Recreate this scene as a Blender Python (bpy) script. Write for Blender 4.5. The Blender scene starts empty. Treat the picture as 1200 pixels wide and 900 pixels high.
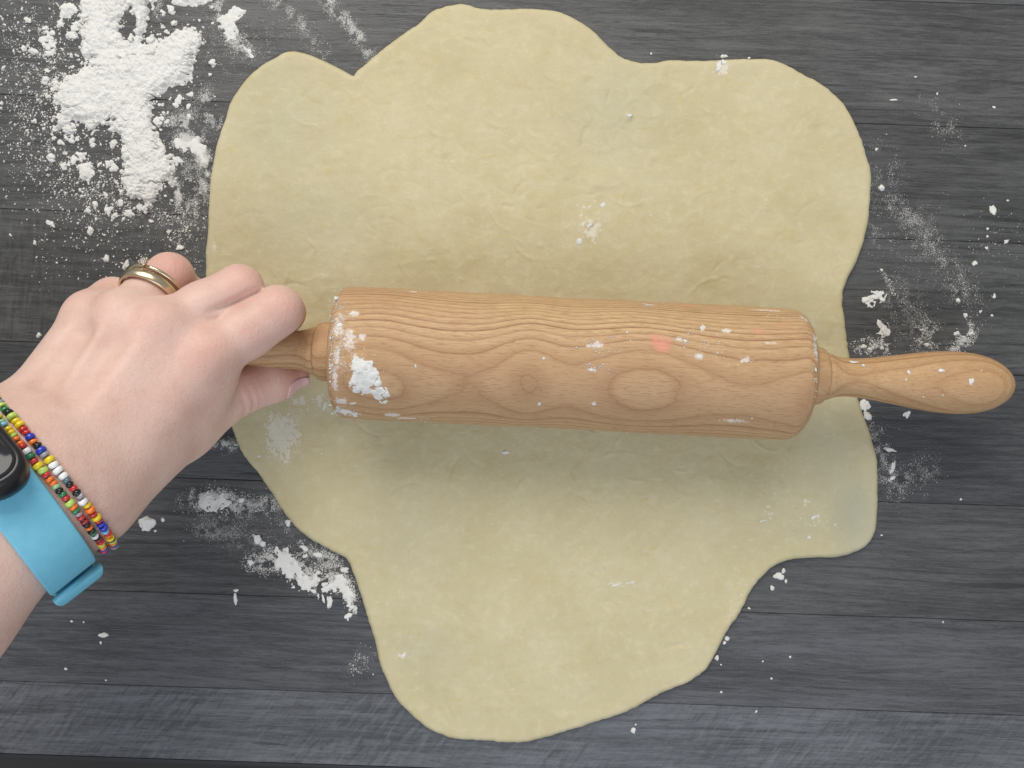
import bpy, bmesh, math, random
import numpy as np
from mathutils import Vector, Matrix

# ------------------------------------------------------------------ camera, world, lamps, exposure
scene = bpy.context.scene
COL = scene.collection
H = 0.38                       # camera height above the worktop (m)
W = 0.48                       # width of the worktop seen (m)
cam_data = bpy.data.cameras.new("camera")
cam = bpy.data.objects.new("camera", cam_data)
COL.objects.link(cam)
cam.location = (0, 0, H)
cam.rotation_euler = (0, 0, 0)
cam_data.sensor_fit = 'HORIZONTAL'
cam_data.angle = 2 * math.atan(W / 2 / H)
cam_data.clip_start = 0.01
cam_data.clip_end = 50
scene.camera = cam

world = bpy.data.worlds.new("World")
scene.world = world
world.use_nodes = True
bg = world.node_tree.nodes["Background"]
bg.inputs[0].default_value = (0.95, 0.97, 1.0, 1)
bg.inputs[1].default_value = 0.36


def area(name, loc, target, sx, sy, power, color):
    d = bpy.data.lights.new(name, 'AREA')
    d.shape = 'RECTANGLE'
    d.size = sx
    d.size_y = sy
    d.energy = power
    d.color = color
    o = bpy.data.objects.new(name, d)
    COL.objects.link(o)
    o.location = loc
    o.rotation_euler = (Vector(target) - Vector(loc)).to_track_quat('-Z', 'Y').to_euler()
    return o


area("window_light", (-0.25, 1.05, 1.05), (0.0, 0.05, 0.0), 1.1, 0.8, 20.0, (1.0, 0.955, 0.89))
area("cool_window_light", (0.15, -0.80, 1.05), (0.0, -0.10, 0.0), 1.2, 0.6, 8.0, (0.77, 0.865, 1.0))

vs = scene.view_settings
vs.view_transform = 'Standard'
vs.look = 'None'
vs.exposure = 0.0
vs.gamma = 1.0
vs.use_curve_mapping = False
scene.cycles.use_denoising = True

rng = np.random.default_rng(7)
random.seed(7)


# ------------------------------------------------------------------ helpers
def P(px, py, z):
    """point of the place at height z (mm) seen at photo pixel px, py -> mm"""
    s = (380.0 - z) / 950.0
    return np.array([(px - 600.0) * s, (450.0 - py) * s, z], dtype=float)


def link(name, me, mat=None, parent=None, smooth=True):
    o = bpy.data.objects.new(name, me)
    COL.objects.link(o)
    if mat is not None:
        me.materials.clear()
        me.materials.append(mat)
    if parent is not None:
        o.parent = parent
    if smooth and me.polygons:
        me.polygons.foreach_set("use_smooth", np.ones(len(me.polygons), dtype=bool))
    return o


def mesh_np(name, verts, faces):
    me = bpy.data.meshes.new(name)
    verts = np.asarray(verts, dtype=np.float32)
    faces = np.asarray(faces, dtype=np.int32)
    n = faces.shape[1]
    me.vertices.add(len(verts))
    me.vertices.foreach_set("co", verts.ravel())
    me.loops.add(faces.size)
    me.loops.foreach_set("vertex_index", faces.ravel())
    me.polygons.add(len(faces))
    me.polygons.foreach_set("loop_start", np.arange(0, faces.size, n, dtype=np.int32))
    me.update(calc_edges=True)
    me.validate()
    return me


def attr(me, name, vals):
    a = me.attributes.new(name, 'FLOAT', 'POINT')
    a.data.foreach_set("value", np.asarray(vals, dtype=np.float32))


def empty(name, loc, label, cat, group=None):
    o = bpy.data.objects.new(name, None)
    o.empty_display_size = 0.01
    COL.objects.link(o)
    o.location = loc
    tag(o, label, cat, group)
    return o


def tag(o, label=None, cat=None, group=None, kind=None):
    if label: o["label"] = label
    if cat: o["category"] = cat
    if group: o["group"] = group
    if kind: o["kind"] = kind
    return o


def grid_faces(nu, nv, close_u=False, close_v=False):
    iu = np.arange(nu if close_u else nu - 1)
    iv = np.arange(nv if close_v else nv - 1)
    a, b = np.meshgrid(iu, iv, indexing='ij')
    a2 = (a + 1) % nu
    b2 = (b + 1) % nv
    return np.stack([a * nv + b, a2 * nv + b, a2 * nv + b2, a * nv + b2], -1).reshape(-1, 4)


# value noise in numpy
def _hash(ix, iy, seed):
    h = (ix * 374761393 + iy * 668265263 + seed * 974634777) & 0xFFFFFFFF
    h = ((h ^ (h >> 13)) * 1274126177) & 0xFFFFFFFF
    return ((h ^ (h >> 16)) & 0xFFFF) / 65535.0


def vnoise(x, y, seed=0):
    ix = np.floor(x).astype(np.int64); iy = np.floor(y).astype(np.int64)
    fx = x - ix; fy = y - iy
    fx = fx * fx * (3 - 2 * fx); fy = fy * fy * (3 - 2 * fy)
    a = _hash(ix, iy, seed); b = _hash(ix + 1, iy, seed)
    c = _hash(ix, iy + 1, seed); d = _hash(ix + 1, iy + 1, seed)
    return (a * (1 - fx) + b * fx) * (1 - fy) + (c * (1 - fx) + d * fx) * fy


def fbm(x, y, seed=0, oct=4):
    s = 0; a = 0.5; t = 0
    for i in range(oct):
        s = s + a * vnoise(x, y, seed + i * 17); t += a
        x = x * 2.03 + 5.1; y = y * 2.03 + 3.7; a *= 0.5
    return s / t


def sstep(a, b, x):
    t = np.clip((x - a) / (b - a), 0, 1)
    return t * t * (3 - 2 * t)


# ------------------------------------------------------------------ node helper
class N:
    def __init__(self, name):
        self.mat = bpy.data.materials.new(name)
        self.mat.use_nodes = True
        self.t = self.mat.node_tree
        self.b = self.t.nodes["Principled BSDF"]

    def new(self, typ, **kw):
        n = self.t.nodes.new(typ)
        for k, v in kw.items():
            setattr(n, k, v)
        return n

    def put(self, sock, v):
        if isinstance(v, bpy.types.NodeSocket):
            self.t.links.new(v, sock)
        else:
            sock.default_value = v

    def math(self, op, a, b=0.0, c=0.0, clamp=False):
        n = self.new('ShaderNodeMath', operation=op, use_clamp=clamp)
        self.put(n.inputs[0], a); self.put(n.inputs[1], b); self.put(n.inputs[2], c)
        return n.outputs[0]

    def mix(self, f, a, b, mode='MIX'):
        n = self.new('ShaderNodeMix', data_type='RGBA', blend_type=mode)
        self.put(n.inputs[0], f); self.put(n.inputs[6], a); self.put(n.inputs[7], b)
        return n.outputs[2]

    def ramp(self, f, stops, interp='LINEAR'):
        n = self.new('ShaderNodeValToRGB')
        n.color_ramp.interpolation = interp
        el = n.color_ramp.elements
        while len(el) < len(stops): el.new(0.5)
        for e, (p, c) in zip(el, stops):
            e.position = p
            e.color = (c, c, c, 1) if not hasattr(c, '__len__') else (*c, 1)
        self.put(n.inputs[0], f)
        return n.outputs[0]

    def coord(self, kind='Object'):
        return self.new('ShaderNodeTexCoord').outputs[kind]

    def mapv(self, v, loc=(0, 0, 0), rot=(0, 0, 0), scale=(1, 1, 1)):
        n = self.new('ShaderNodeMapping')
        self.put(n.inputs[0], v)
        n.inputs[1].default_value = loc; n.inputs[2].default_value = rot; n.inputs[3].default_value = scale
        return n.outputs[0]

    def noise(self, v, scale, detail=3.0, rough=0.55, dist=0.0):
        n = self.new('ShaderNodeTexNoise')
        self.put(n.inputs['Vector'], v)
        n.inputs['Scale'].default_value = scale; n.inputs['Detail'].default_value = detail
        n.inputs['Roughness'].default_value = rough; n.inputs['Distortion'].default_value = dist
        return n.outputs['Fac']

    def voro(self, v, scale, feature='F1'):
        n = self.new('ShaderNodeTexVoronoi', feature=feature)
        self.put(n.inputs['Vector'], v)
        n.inputs['Scale'].default_value = scale
        return n.outputs['Distance']

    def attr(self, name):
        return self.new('ShaderNodeAttribute', attribute_name=name).outputs['Fac']

    def sep(self, v):
        n = self.new('ShaderNodeSeparateXYZ'); self.put(n.inputs[0], v)
        return n.outputs

    def comb(self, x, y, z):
        n = self.new('ShaderNodeCombineXYZ')
        self.put(n.inputs[0], x); self.put(n.inputs[1], y); self.put(n.inputs[2], z)
        return n.outputs[0]

    def bump(self, h, strength, dist, prev=None):
        n = self.new('ShaderNodeBump')
        n.inputs['Strength'].default_value = strength; n.inputs['Distance'].default_value = dist
        self.put(n.inputs['Height'], h)
        if prev is not None: self.put(n.inputs['Normal'], prev)
        return n.outputs[0]

    def set(self, **kw):
        for k, v in kw.items():
            self.put(self.b.inputs[k.replace('_', ' ')], v)
        return self.mat


def plain(name, col, rough=0.5, metal=0.0, spec=0.5, **kw):
    m = N(name)
    m.set(Base_Color=(*col, 1), Roughness=rough, Metallic=metal)
    m.b.inputs['Specular IOR Level'].default_value = spec
    for k, v in kw.items():
        m.put(m.b.inputs[k.replace('_', ' ')], v)
    return m.mat

# ------------------------------------------------------------------ worktop of dark planks
def plank_material(name, mode):
    m = N(name)
    info = m.new('ShaderNodeObjectInfo')
    co = m.coord('Object')
    off = m.new('ShaderNodeVectorMath', operation='SCALE')
    m.put(off.inputs[0], m.comb(3.1, 1.7, 0.0)); m.put(off.inputs[3], info.outputs['Random'])
    add = m.new('ShaderNodeVectorMath', operation='ADD')
    m.put(add.inputs[0], co); m.put(add.inputs[1], off.outputs[0])
    v = add.outputs[0]
    warp = m.noise(m.mapv(v, scale=(5, 26, 1)), 1.0, 2.0)
    x, y, z = m.sep(v)
    yw = m.math('ADD', y, m.math('MULTIPLY', m.math('SUBTRACT', warp, 0.5), 0.012))
    vw = m.comb(x, yw, 0.0)
    broad = m.noise(m.mapv(vw, scale=(4, 48, 1)), 1.0, 3.0)
    mid = m.noise(m.mapv(vw, scale=(26, 420, 1)), 1.0, 5.0, 0.68)
    fine = m.noise(m.mapv(vw, scale=(130, 1900, 1)), 1.0, 4.0, 0.7)
    cloud = m.noise(m.mapv(v, scale=(11, 20, 1)), 1.0, 3.0)
    speck = m.noise(v, 900, 3.0, 0.7)
    tone = m.math('ADD', m.math('MULTIPLY', broad, 0.22), m.math('MULTIPLY', mid, 0.40))
    tone = m.math('ADD', tone, m.math('MULTIPLY', fine, 0.26))
    tone = m.math('ADD', tone, m.math('MULTIPLY', cloud, 0.16))
    tone = m.math('ADD', tone, m.math('MULTIPLY', speck, 0.10))
    col = m.ramp(tone, [(0.42, (0.018, 0.018, 0.020)), (0.53, (0.047, 0.048, 0.050)), (0.64, (0.098, 0.099, 0.102))])
    crack = m.ramp(m.noise(m.mapv(vw, scale=(13, 230, 1), loc=(3, 9, 0)), 1.0, 4.0, 0.6), [(0.33, 1.0), (0.375, 0.0)])
    crack2 = m.ramp(m.noise(m.mapv(vw, scale=(4, 420, 1), loc=(1, 4, 0)), 1.0, 3.0, 0.55), [(0.31, 1.0), (0.36, 0.0)])
    crack = m.math('MAXIMUM', crack, m.math('MULTIPLY', crack2, 0.8))
    pore = m.ramp(m.noise(m.mapv(vw, scale=(150, 1700, 1), loc=(5, 1, 0)), 1.0, 2.0, 0.5), [(0.30, 1.0), (0.38, 0.0)])
    col = m.mix(m.math('MULTIPLY', crack, 0.62), col, (0.016, 0.016, 0.017, 1))
    col = m.mix(m.math('MULTIPLY', pore, 0.45), col, (0.020, 0.020, 0.021, 1))
    pores = m.noise(m.mapv(vw, scale=(110, 1500, 1)), 1.0, 3.0, 0.6)
    lite = m.ramp(pores, [(0.60, 0.0), (0.70, 1.0)])
    col = m.mix(m.math('MULTIPLY', lite, 0.28), col, (0.14, 0.14, 0.145, 1))
    h = m.math('ADD', m.math('MULTIPLY', mid, 0.5), m.math('MULTIPLY', fine, 0.5))
    h = m.math('SUBTRACT', h, m.math('MULTIPLY', crack, 0.35))
    h = m.math('SUBTRACT', h, m.math('MULTIPLY', pore, 0.25))
    if mode != 'plain':
        ang = math.radians(52 if mode == 'diagonal' else 86)
        vr = m.mapv(v, rot=(0, 0, -ang))
        saw = m.noise(m.mapv(vr, scale=(110, 560, 1)), 1.0, 4.0, 0.68)
        saw2 = m.noise(m.mapv(vr, scale=(60, 330, 1), loc=(7, 2, 0)), 1.0, 3.0, 0.6)
        patch = m.ramp(m.noise(v, 16, 2.0), [(0.34, 0.25), (0.60, 1.0)])
        s = m.math('ADD', m.math('MULTIPLY', saw, 0.6), m.math('MULTIPLY', saw2, 0.4))
        lt = m.math('MULTIPLY', m.ramp(s, [(0.50, 0.0), (0.66, 1.0)]), m.math('MULTIPLY', patch, 0.50))
        dk = m.math('MULTIPLY', m.ramp(s, [(0.34, 1.0), (0.48, 0.0)]), m.math('MULTIPLY', patch, 0.75))
        col = m.mix(lt, col, (0.13, 0.13, 0.13, 1))
        col = m.mix(dk, col, (0.026, 0.025, 0.025, 1))
        h = m.math('ADD', m.math('MULTIPLY', h, 0.4), m.math('MULTIPLY', s, 0.6))
    col = m.mix(1.0, col, info.outputs['Color'], 'MULTIPLY')
    r = m.math('ADD', 0.40, m.math('MULTIPLY', mid, 0.22))
    m.put(m.b.inputs['Normal'], m.bump(h, 0.55, 0.0006))
    m.b.inputs['Specular IOR Level'].default_value = 0.45
    return m.set(Base_Color=col, Roughness=r)


M_plank = plank_material("dark_wood_grain", 'plain')
M_diag = plank_material("dark_wood_diagonal_saw_marks", 'diagonal')
M_cross = plank_material("dark_wood_cross_saw_marks", 'cross')
M_slab = plain("dark_board_core", (0.018, 0.017, 0.018), 0.6)

TILT = -math.radians(1.95)
top = bpy.data.objects.new("worktop", None)
COL.objects.link(top)
top.rotation_euler = (0, 0, TILT)
tag(top, "dark grey wooden worktop of long planks dusted with flour", kind="structure")


def ly(py):      # seam height at photo column 600 -> local y (m)
    return (450 - py) * 0.0004


def box_mesh(name, x0, x1, y0, y1, z0, z1, bev):
    bm = bmesh.new()
    bmesh.ops.create_cube(bm, size=1.0)
    for v in bm.verts:
        v.co.x = x0 if v.co.x < 0 else x1
        v.co.y = y0 if v.co.y < 0 else y1
        v.co.z = z0 if v.co.z < 0 else z1
    ed = [e for e in bm.edges if all(v.co.z > (z0 + z1) / 2 for v in e.verts)]
    bmesh.ops.bevel(bm, geom=ed, offset=bev, segments=2, affect='EDGES')
    me = bpy.data.meshes.new(name)
    bm.to_mesh(me); bm.free()
    return me


rows = [(-402, -272), (-272, -146), (-146, -14), (-14, 131), (131, 265), (265, 420), (420, 573), (573, 708), (708, 818), (818, 903)]
tones = {(-14, 131): (1.13, 1.12, 1.07), (131, 265): (0.92, 0.91, 0.88), (265, 420): (0.95, 0.94, 0.90), (420, 573): (0.86, 0.85, 0.86),
         (573, 708): (0.97, 0.94, 0.91), (708, 818): (0.98, 0.98, 1.02), (818, 903): (1.25, 1.27, 1.34)}  # plank tints; the front ones also have the window's blue cast painted in
for k, (a, b) in enumerate(rows):
    y1, y0 = ly(a), ly(b)
    cuts = [-0.62, 0.62]
    if (a, b) == (265, 420): cuts = [-0.62, -0.06, 0.62]
    for x0, x1 in zip(cuts[:-1], cuts[1:]):
        g = 0.00009
        me = box_mesh("plank", x0 + g, x1 - g, y0 + g, y1 - g, -0.006, 0.0, 0.0002)
        mat = M_plank
        if (a, b) == (818, 903): mat = M_diag
        if (a, b) == (265, 420) and x0 < -0.3: mat = M_cross
        o = link("plank", me, mat, top, smooth=False)
        t = tones.get((a, b), (1, 1, 1))
        o.color = (*t, 1)
# core board below the planks, with its rounded front lip
yb = ly(903)
prof = [(ly(-402), -0.0062), (yb + 0.001, -0.0062), (yb - 0.0005, -0.0008)]
for i in range(9):
    a = math.pi / 2 * i / 8
    prof.append((yb - 0.0005 - 0.004 * math.sin(a), -0.0048 + 0.004 * math.cos(a)))
prof += [(yb - 0.0045, -0.034), (yb - 0.001, -0.036), (ly(-402), -0.036)]
vv = [(x, y, z) for x in (-0.62, 0.62) for y, z in prof]
n = len(prof)
bm = bmesh.new()
bv = [bm.verts.new(c) for c in vv]
for i in range(n):
    j = (i + 1) % n
    bm.faces.new((bv[i], bv[j], bv[n + j], bv[n + i]))
bm.faces.new(bv[:n][::-1]); bm.faces.new(bv[n:])
bmesh.ops.recalc_face_normals(bm, faces=bm.faces)
me = bpy.data.meshes.new("core_board"); bm.to_mesh(me); bm.free()
link("core_board", me, M_slab, top, smooth=False)

m = N("dark_floor")
fl = m.noise(m.coord('Object'), 6, 4)
M_floor = m.set(Base_Color=m.ramp(fl, [(0.3, (0.030, 0.027, 0.027)), (0.7, (0.05, 0.045, 0.045))]), Roughness=0.6)
me = mesh_np("floor", [(-3, -3, -0.9), (3, -3, -0.9), (3, 3, -0.9), (-3, 3, -0.9)], [(0, 1, 2, 3)])
tag(link("floor", me, M_floor, smooth=False), kind="structure")

# ------------------------------------------------------------------ dough
OUT = [(414, 89), (419, 82), (430, 73), (460, 48), (490, 27), (510, 11), (540, 4), (563, 9), (590, 11), (612, 10), (634, 10), (665, 17), (692, 34), (719, 59),
       (738, 70), (765, 73), (788, 70), (815, 71), (845, 70), (876, 69), (907, 70), (937, 84), (972, 105), (995, 132), (1010, 165),
       (1020, 199), (1020, 238), (1014, 276), (1004, 307), (991, 333), (988, 356), (991, 382), (994, 409), (1000, 440), (1007, 471),
       (1018, 502), (1027, 533), (1029, 569), (1029, 596), (1025, 624), (1014, 641), (983, 653), (952, 654), (924, 657), (903, 667),
       (884, 686), (870, 713), (850, 744), (837, 770), (827, 785), (812, 797), (795, 804), (769, 816), (729, 836), (684, 851), (640, 864),
       (604, 871), (569, 868), (533, 866), (507, 857), (484, 840), (462, 816), (447, 784), (438, 749), (427, 713), (416, 678),
       (409, 660), (399, 651), (378, 640), (359, 629), (337, 607), (319, 580), (303, 555), (287, 536), (278, 517), (272, 503),
       (262, 480), (250, 440), (243, 390), (241, 340), (241, 300), (243, 267), (246, 213), (252, 177), (262, 143), (270, 120), (283, 100),
       (300, 82), (320, 68), (337, 60), (353, 61), (373, 68), (400, 81), (409, 86)]
TH = 3.3


def closed_spline(pts, per):
    p = np.array(pts, float)
    out = []
    n = len(p)
    for i in range(n):
        p0, p1, p2, p3 = p[i - 1], p[i], p[(i + 1) % n], p[(i + 2) % n]
        for t in np.arange(per) / per:
            out.append(0.5 * ((2 * p1) + (-p0 + p2) * t + (2 * p0 - 5 * p1 + 4 * p2 - p3) * t * t + (-p0 + 3 * p1 - 3 * p2 + p3) * t ** 3))
    return np.array(out)


ol = closed_spline(OUT, 12)
ol = np.stack([(ol[:, 0] - 600) * 0.3985, (450 - ol[:, 1]) * 0.3985], -1)      # mm
ctr = np.array([(640 - 600) * 0.3985, (450 - 430) * 0.3985])
ang = np.unwrap(np.arctan2(ol[:, 1] - ctr[1], ol[:, 0] - ctr[0]))
rad = np.hypot(ol[:, 0] - ctr[0], ol[:, 1] - ctr[1])
if ang[-1] < ang[0]:
    ang = -ang
    sgn = -1
else:
    sgn = 1
NT = 1300
th = np.linspace(ang[0], ang[0] + 2 * math.pi, NT, endpoint=False)
order = np.argsort(ang)
rr = np.interp(th, ang[order], rad[order], period=2 * math.pi)
# slightly nibbled edge
rr = rr + 0.28 * (fbm(th * 90, th * 0 + 3, 9, 3) - 0.5) * 2 + 0.45 * (fbm(th * 26, th * 0, 3, 3) - 0.5) * 2
tt = np.concatenate([np.linspace(0.02, 0.93, 190), 0.93 + 0.07 * (1 - (1 - np.linspace(0, 1, 26)[1:]) ** 1.7)])
NR = len(tt)
X = ctr[0] + np.outer(np.cos(sgn * th), np.ones(NR)) * np.outer(rr, tt)
Y = ctr[1] + np.outer(np.sin(sgn * th), np.ones(NR)) * np.outer(rr, tt)
bx = ctr[0] + rr * np.cos(sgn * th); by = ctr[1] + rr * np.sin(sgn * th)
D = np.full(X.shape, 1e9)
for k in range(NT):
    k2 = (k + 1) % NT
    ex, ey = bx[k2] - bx[k], by[k2] - by[k]
    qx, qy = X - bx[k], Y - by[k]
    w = np.clip((qx * ex + qy * ey) / (ex * ex + ey * ey), 0, 1)
    D = np.minimum(D, (qx - w * ex) ** 2 + (qy - w * ey) ** 2)
D = np.sqrt(D)
D[:, -1] = 0
edge = np.clip(D / 2.7, 0, 1)
Z = TH * np.sqrt(1 - (1 - edge) ** 2)
inner = sstep(2, 10, D)
rim = np.exp(-((D - 4.0) / 2.6) ** 2) * 0.12                      # slightly fatter rim
und = (fbm(X * 0.022, Y * 0.022, 11, 3) - 0.5) * 1.5 + (fbm(X * 0.11, Y * 0.16, 23, 3) - 0.5) * 0.42
Z = Z + edge * (inner * und + rim)
# small dents, creases and bubbles
def toxy(px, py): return (px - 600) * 0.3955, (450 - py) * 0.3955
for (px, py, r, h) in [(737, 137, 1.6, 1.1), (741, 135, 3.2, -0.35), (790, 85, 5, -0.5), (768, 95, 4, 0.4), (655, 55, 4, -0.3), (640, 195, 9, 0.4), (612, 175, 5, -0.35),
                       (700, 215, 5, 0.5), (705, 185, 6, -0.4), (590, 805, 6, -0.5), (540, 830, 5, 0.5), (640, 845, 5, -0.5), (655, 843, 3, 0.7), (700, 610, 7, -0.3),
                       (695, 660, 5, 0.35), (1000, 600, 12, -0.9), (835, 795, 4, 0.5), (820, 790, 4, -0.5)]:
    x, y = toxy(px, py)
    Z += h * np.exp(-((X - x) ** 2 + (Y - y) ** 2) / r ** 2) * inner
rs = np.random.default_rng(5)
for i in range(150):                                             # little bubbles and pits
    x, y = toxy(rs.uniform(260, 1010), rs.uniform(25, 860)); r = rs.uniform(0.6, 1.8)
    Z += rs.choice([-0.30, 0.35]) * rs.uniform(0.4, 1.1) * np.exp(-((X - x) ** 2 + (Y - y) ** 2) / r ** 2) * inner
for (px, py, n_, sp_) in [(640, 210, 26, 60), (720, 100, 18, 50), (700, 620, 24, 60), (590, 810, 22, 60), (900, 600, 14, 40), (820, 420, 8, 40), (330, 330, 8, 30)]:
    for i in range(n_):                                          # crinkled, drier patches
        a = rs.uniform(0, math.pi); L = rs.uniform(1.5, 6)
        x, y = toxy(px + rs.normal(0, sp_), py + rs.normal(0, sp_))
        u = (X - x) * math.cos(a) + (Y - y) * math.sin(a); v = -(X - x) * math.sin(a) + (Y - y) * math.cos(a) + rs.uniform(-.08, .08) * u * u
        Z += rs.choice([-0.42, 0.30]) * rs.uniform(0.4, 1.0) * np.exp(-(v / 0.6) ** 2 - (u / L) ** 2) * inner
for i in range(320):                                             # fine scratches and folds
    a = rs.uniform(0, math.pi); L = rs.uniform(2, 9)
    x, y = toxy(rs.uniform(270, 1000), rs.uniform(40, 850))
    u = (X - x) * math.cos(a) + (Y - y) * math.sin(a); v = -(X - x) * math.sin(a) + (Y - y) * math.cos(a) + 0.04 * u * u
    Z += rs.choice([-0.34, 0.26, -0.2]) * rs.uniform(0.5, 1.2) * np.exp(-(v / rs.uniform(0.5, 0.9)) ** 2 - (u / L) ** 2) * inner
Z = np.maximum(Z, 0.05)
Z[:, -1] = 0.02
thin = np.zeros_like(X)
for (px, py, rx, ry, s) in [(1003, 605, 34, 56, 1.0), (985, 560, 40, 55, 0.55), (995, 480, 22, 30, 0.35), (960, 620, 40, 26, 0.35), (330, 140, 60, 70, 0.35), (480, 640, 60, 80, 0.25),
                            (360, 260, 90, 60, 0.3), (720, 130, 60, 60, 0.3), (500, 760, 50, 40, 0.3)]:
    x, y = toxy(px, py)
    thin = np.maximum(thin, s * np.exp(-((X - x) / (rx * .4)) ** 2 - ((Y - y) / (ry * .4)) ** 2))
verts = np.stack([X, Y, Z], -1).reshape(-1, 3)
verts = np.vstack([verts, [[ctr[0], ctr[1], TH]]]) * 0.001
F = grid_faces(NT, NR, close_u=True)
if sgn < 0: F = F[:, ::-1]
tri = [(NT * NR, ((i + 1) % NT) * NR, i * NR) if sgn < 0 else (NT * NR, i * NR, ((i + 1) % NT) * NR) for i in range(NT)]
F = np.vstack([F, [(a, b, c, c) for a, b, c in tri]])
bm = bmesh.new()
me = bpy.data.meshes.new("dough_sheet")
me.from_pydata(verts.tolist(), [], [tuple(f) if f[2] != f[3] else tuple(f[:3]) for f in F.tolist()])
me.update()
attr(me, "thin", np.append(thin.ravel(), 0))
DOUGH_BX, DOUGH_BY = bx, by


def dust_mask(m, co, spots, nscale, rad):
    """flour film with a shape of its own: union of soft ellipses broken up by noise"""
    tot = None
    for (x, y, rx, ry, s) in spots:
        v = m.mapv(co, loc=(-x / rx, -y / ry, 0), scale=(1 / rx, 1 / ry, 0))
        ln = m.new('ShaderNodeVectorMath', operation='LENGTH'); m.put(ln.inputs[0], v)
        f = m.math('MULTIPLY', m.math('SUBTRACT', 1.0, ln.outputs['Value'], clamp=True), s)
        tot = f if tot is None else m.math('MAXIMUM', tot, f)
    return tot


m = N("raw_dough")
co = m.coord('Object')
n1 = m.noise(co, 30, 3, 0.5)
n2 = m.noise(co, 210, 5, 0.72)
n3 = m.noise(m.mapv(co, rot=(0, 0, 0.5), scale=(1, 1.7, 1)), 95, 4, 0.62, 0.8)
n4 = m.noise(m.mapv(co, rot=(0, 0, -0.35), scale=(1, 2.6, 1)), 170, 4, 0.65, 0.4)
col = m.ramp(n1, [(0.28, (0.505, 0.440, 0.258)), (0.5, (0.538, 0.474, 0.289)), (0.72, (0.565, 0.504, 0.322))])
col = m.mix(m.math('MULTIPLY', m.ramp(n2, [(0.52, 0.0), (0.68, 1.0)]), 0.26), col, (0.70, 0.64, 0.46, 1))
col = m.mix(m.math('MULTIPLY', m.ramp(n2, [(0.34, 1.0), (0.46, 0.0)]), 0.24), col, (0.47, 0.385, 0.185, 1))
col = m.mix(m.math('MULTIPLY', m.ramp(n3, [(0.57, 0.0), (0.70, 1.0)]), 0.42), col, (0.51, 0.415, 0.185, 1))
col = m.mix(m.math('MULTIPLY', m.ramp(n4, [(0.62, 0.0), (0.70, 1.0)]), 0.30), col, (0.68, 0.62, 0.475, 1))
col = m.mix(m.math('MULTIPLY', m.attr("thin"), 0.72), col, (0.35, 0.355, 0.275, 1))
px = lambda a, b: ((a - 600) * 0.0003955, (450 - b) * 0.0003955)
sp = []
for (a, b, rx, ry, s) in [(330, 508, 30, 44, 1.15), (352, 470, 26, 22, 0.8), (372, 468, 22, 20, 0.7), (690, 262, 26, 30, 0.75), (848, 78, 12, 14, 1.0), (250, 292, 9, 24, 0.8), 
                          (893, 598, 40, 24, 0.35), (950, 612, 36, 28, 0.35), (945, 590, 16, 10, 0.5), (723, 686, 20, 8, 0.8), (870, 690, 30, 40, 0.4),  (470, 770, 8, 6, 0.9), (908, 580, 10, 26, 0.4)]:
    x, y = px(a, b)
    sp.append((x, y, rx * .0003955, ry * .0003955, s))
dm = dust_mask(m, co, sp, 1, 1)
gr = m.noise(co, 620, 4, 0.7)
gr2 = m.noise(co, 160, 3, 0.6)
dd = m.math('ADD', m.math('MULTIPLY', gr, 0.6), m.math('MULTIPLY', gr2, 0.4))
dd = m.math('GREATER_THAN', m.math('ADD', dd, m.math('MULTIPLY', dm, 0.28)), 0.655)
dd = m.math('MULTIPLY', dd, m.math('GREATER_THAN', dm, 0.01))
col = m.mix(m.math('MULTIPLY', dd, 0.45), col, (0.80, 0.78, 0.72, 1))
h = m.math('ADD', m.math('MULTIPLY', n2, 0.6), m.math('MULTIPLY', n3, 0.6))
m.put(m.b.inputs['Normal'], m.bump(h, 0.36, 0.0011))
m.b.inputs['Subsurface Weight'].default_value = 0.18
m.b.inputs['Subsurface Radius'].default_value = (1.0, 0.7, 0.35)
m.b.inputs['Subsurface Scale'].default_value = 0.003
m.b.inputs['Specular IOR Level'].default_value = 0.32
M_dough = m.set(Base_Color=col, Roughness=m.math('ADD', 0.50, m.math('MULTIPLY', n1, 0.2)))
dough = tag(link("dough_sheet", me, M_dough), "large uneven sheet of pale yellow dough rolled out on the dark worktop", "dough")

# ------------------------------------------------------------------ rolling pin
PIN_SLOPE = -math.atan(25.5 / 514)
ZP = 31.6
ax0 = P(671, 426.3, ZP)                      # centre of the pin axis
R_B = 28.2
L0, L1 = -98.6, 98.6                          # barrel ends along its axis, mm (set from the photo)


def lathe(name, prof, seg=96):
    """prof: (x along axis, radius) mm -> mesh round the x axis, closed on the axis"""
    prof = np.array(prof, float)
    a = np.linspace(0, 2 * math.pi, seg, endpoint=False)
    X = np.repeat(prof[:, 0][None, :], seg, 0)
    Yv = np.cos(a)[:, None] * prof[:, 1][None, :]
    Zv = np.sin(a)[:, None] * prof[:, 1][None, :]
    v = np.stack([X, Yv, Zv], -1).reshape(-1, 3) * 0.001
    f = grid_faces(seg, len(prof), close_u=True)
    me = mesh_np(name, v, f)
    bm = bmesh.new(); bm.from_mesh(me)
    bmesh.ops.remove_doubles(bm, verts=bm.verts, dist=1e-7)
    bmesh.ops.recalc_face_normals(bm, faces=bm.faces)
    bm.to_mesh(me); bm.free()
    return me


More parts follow.
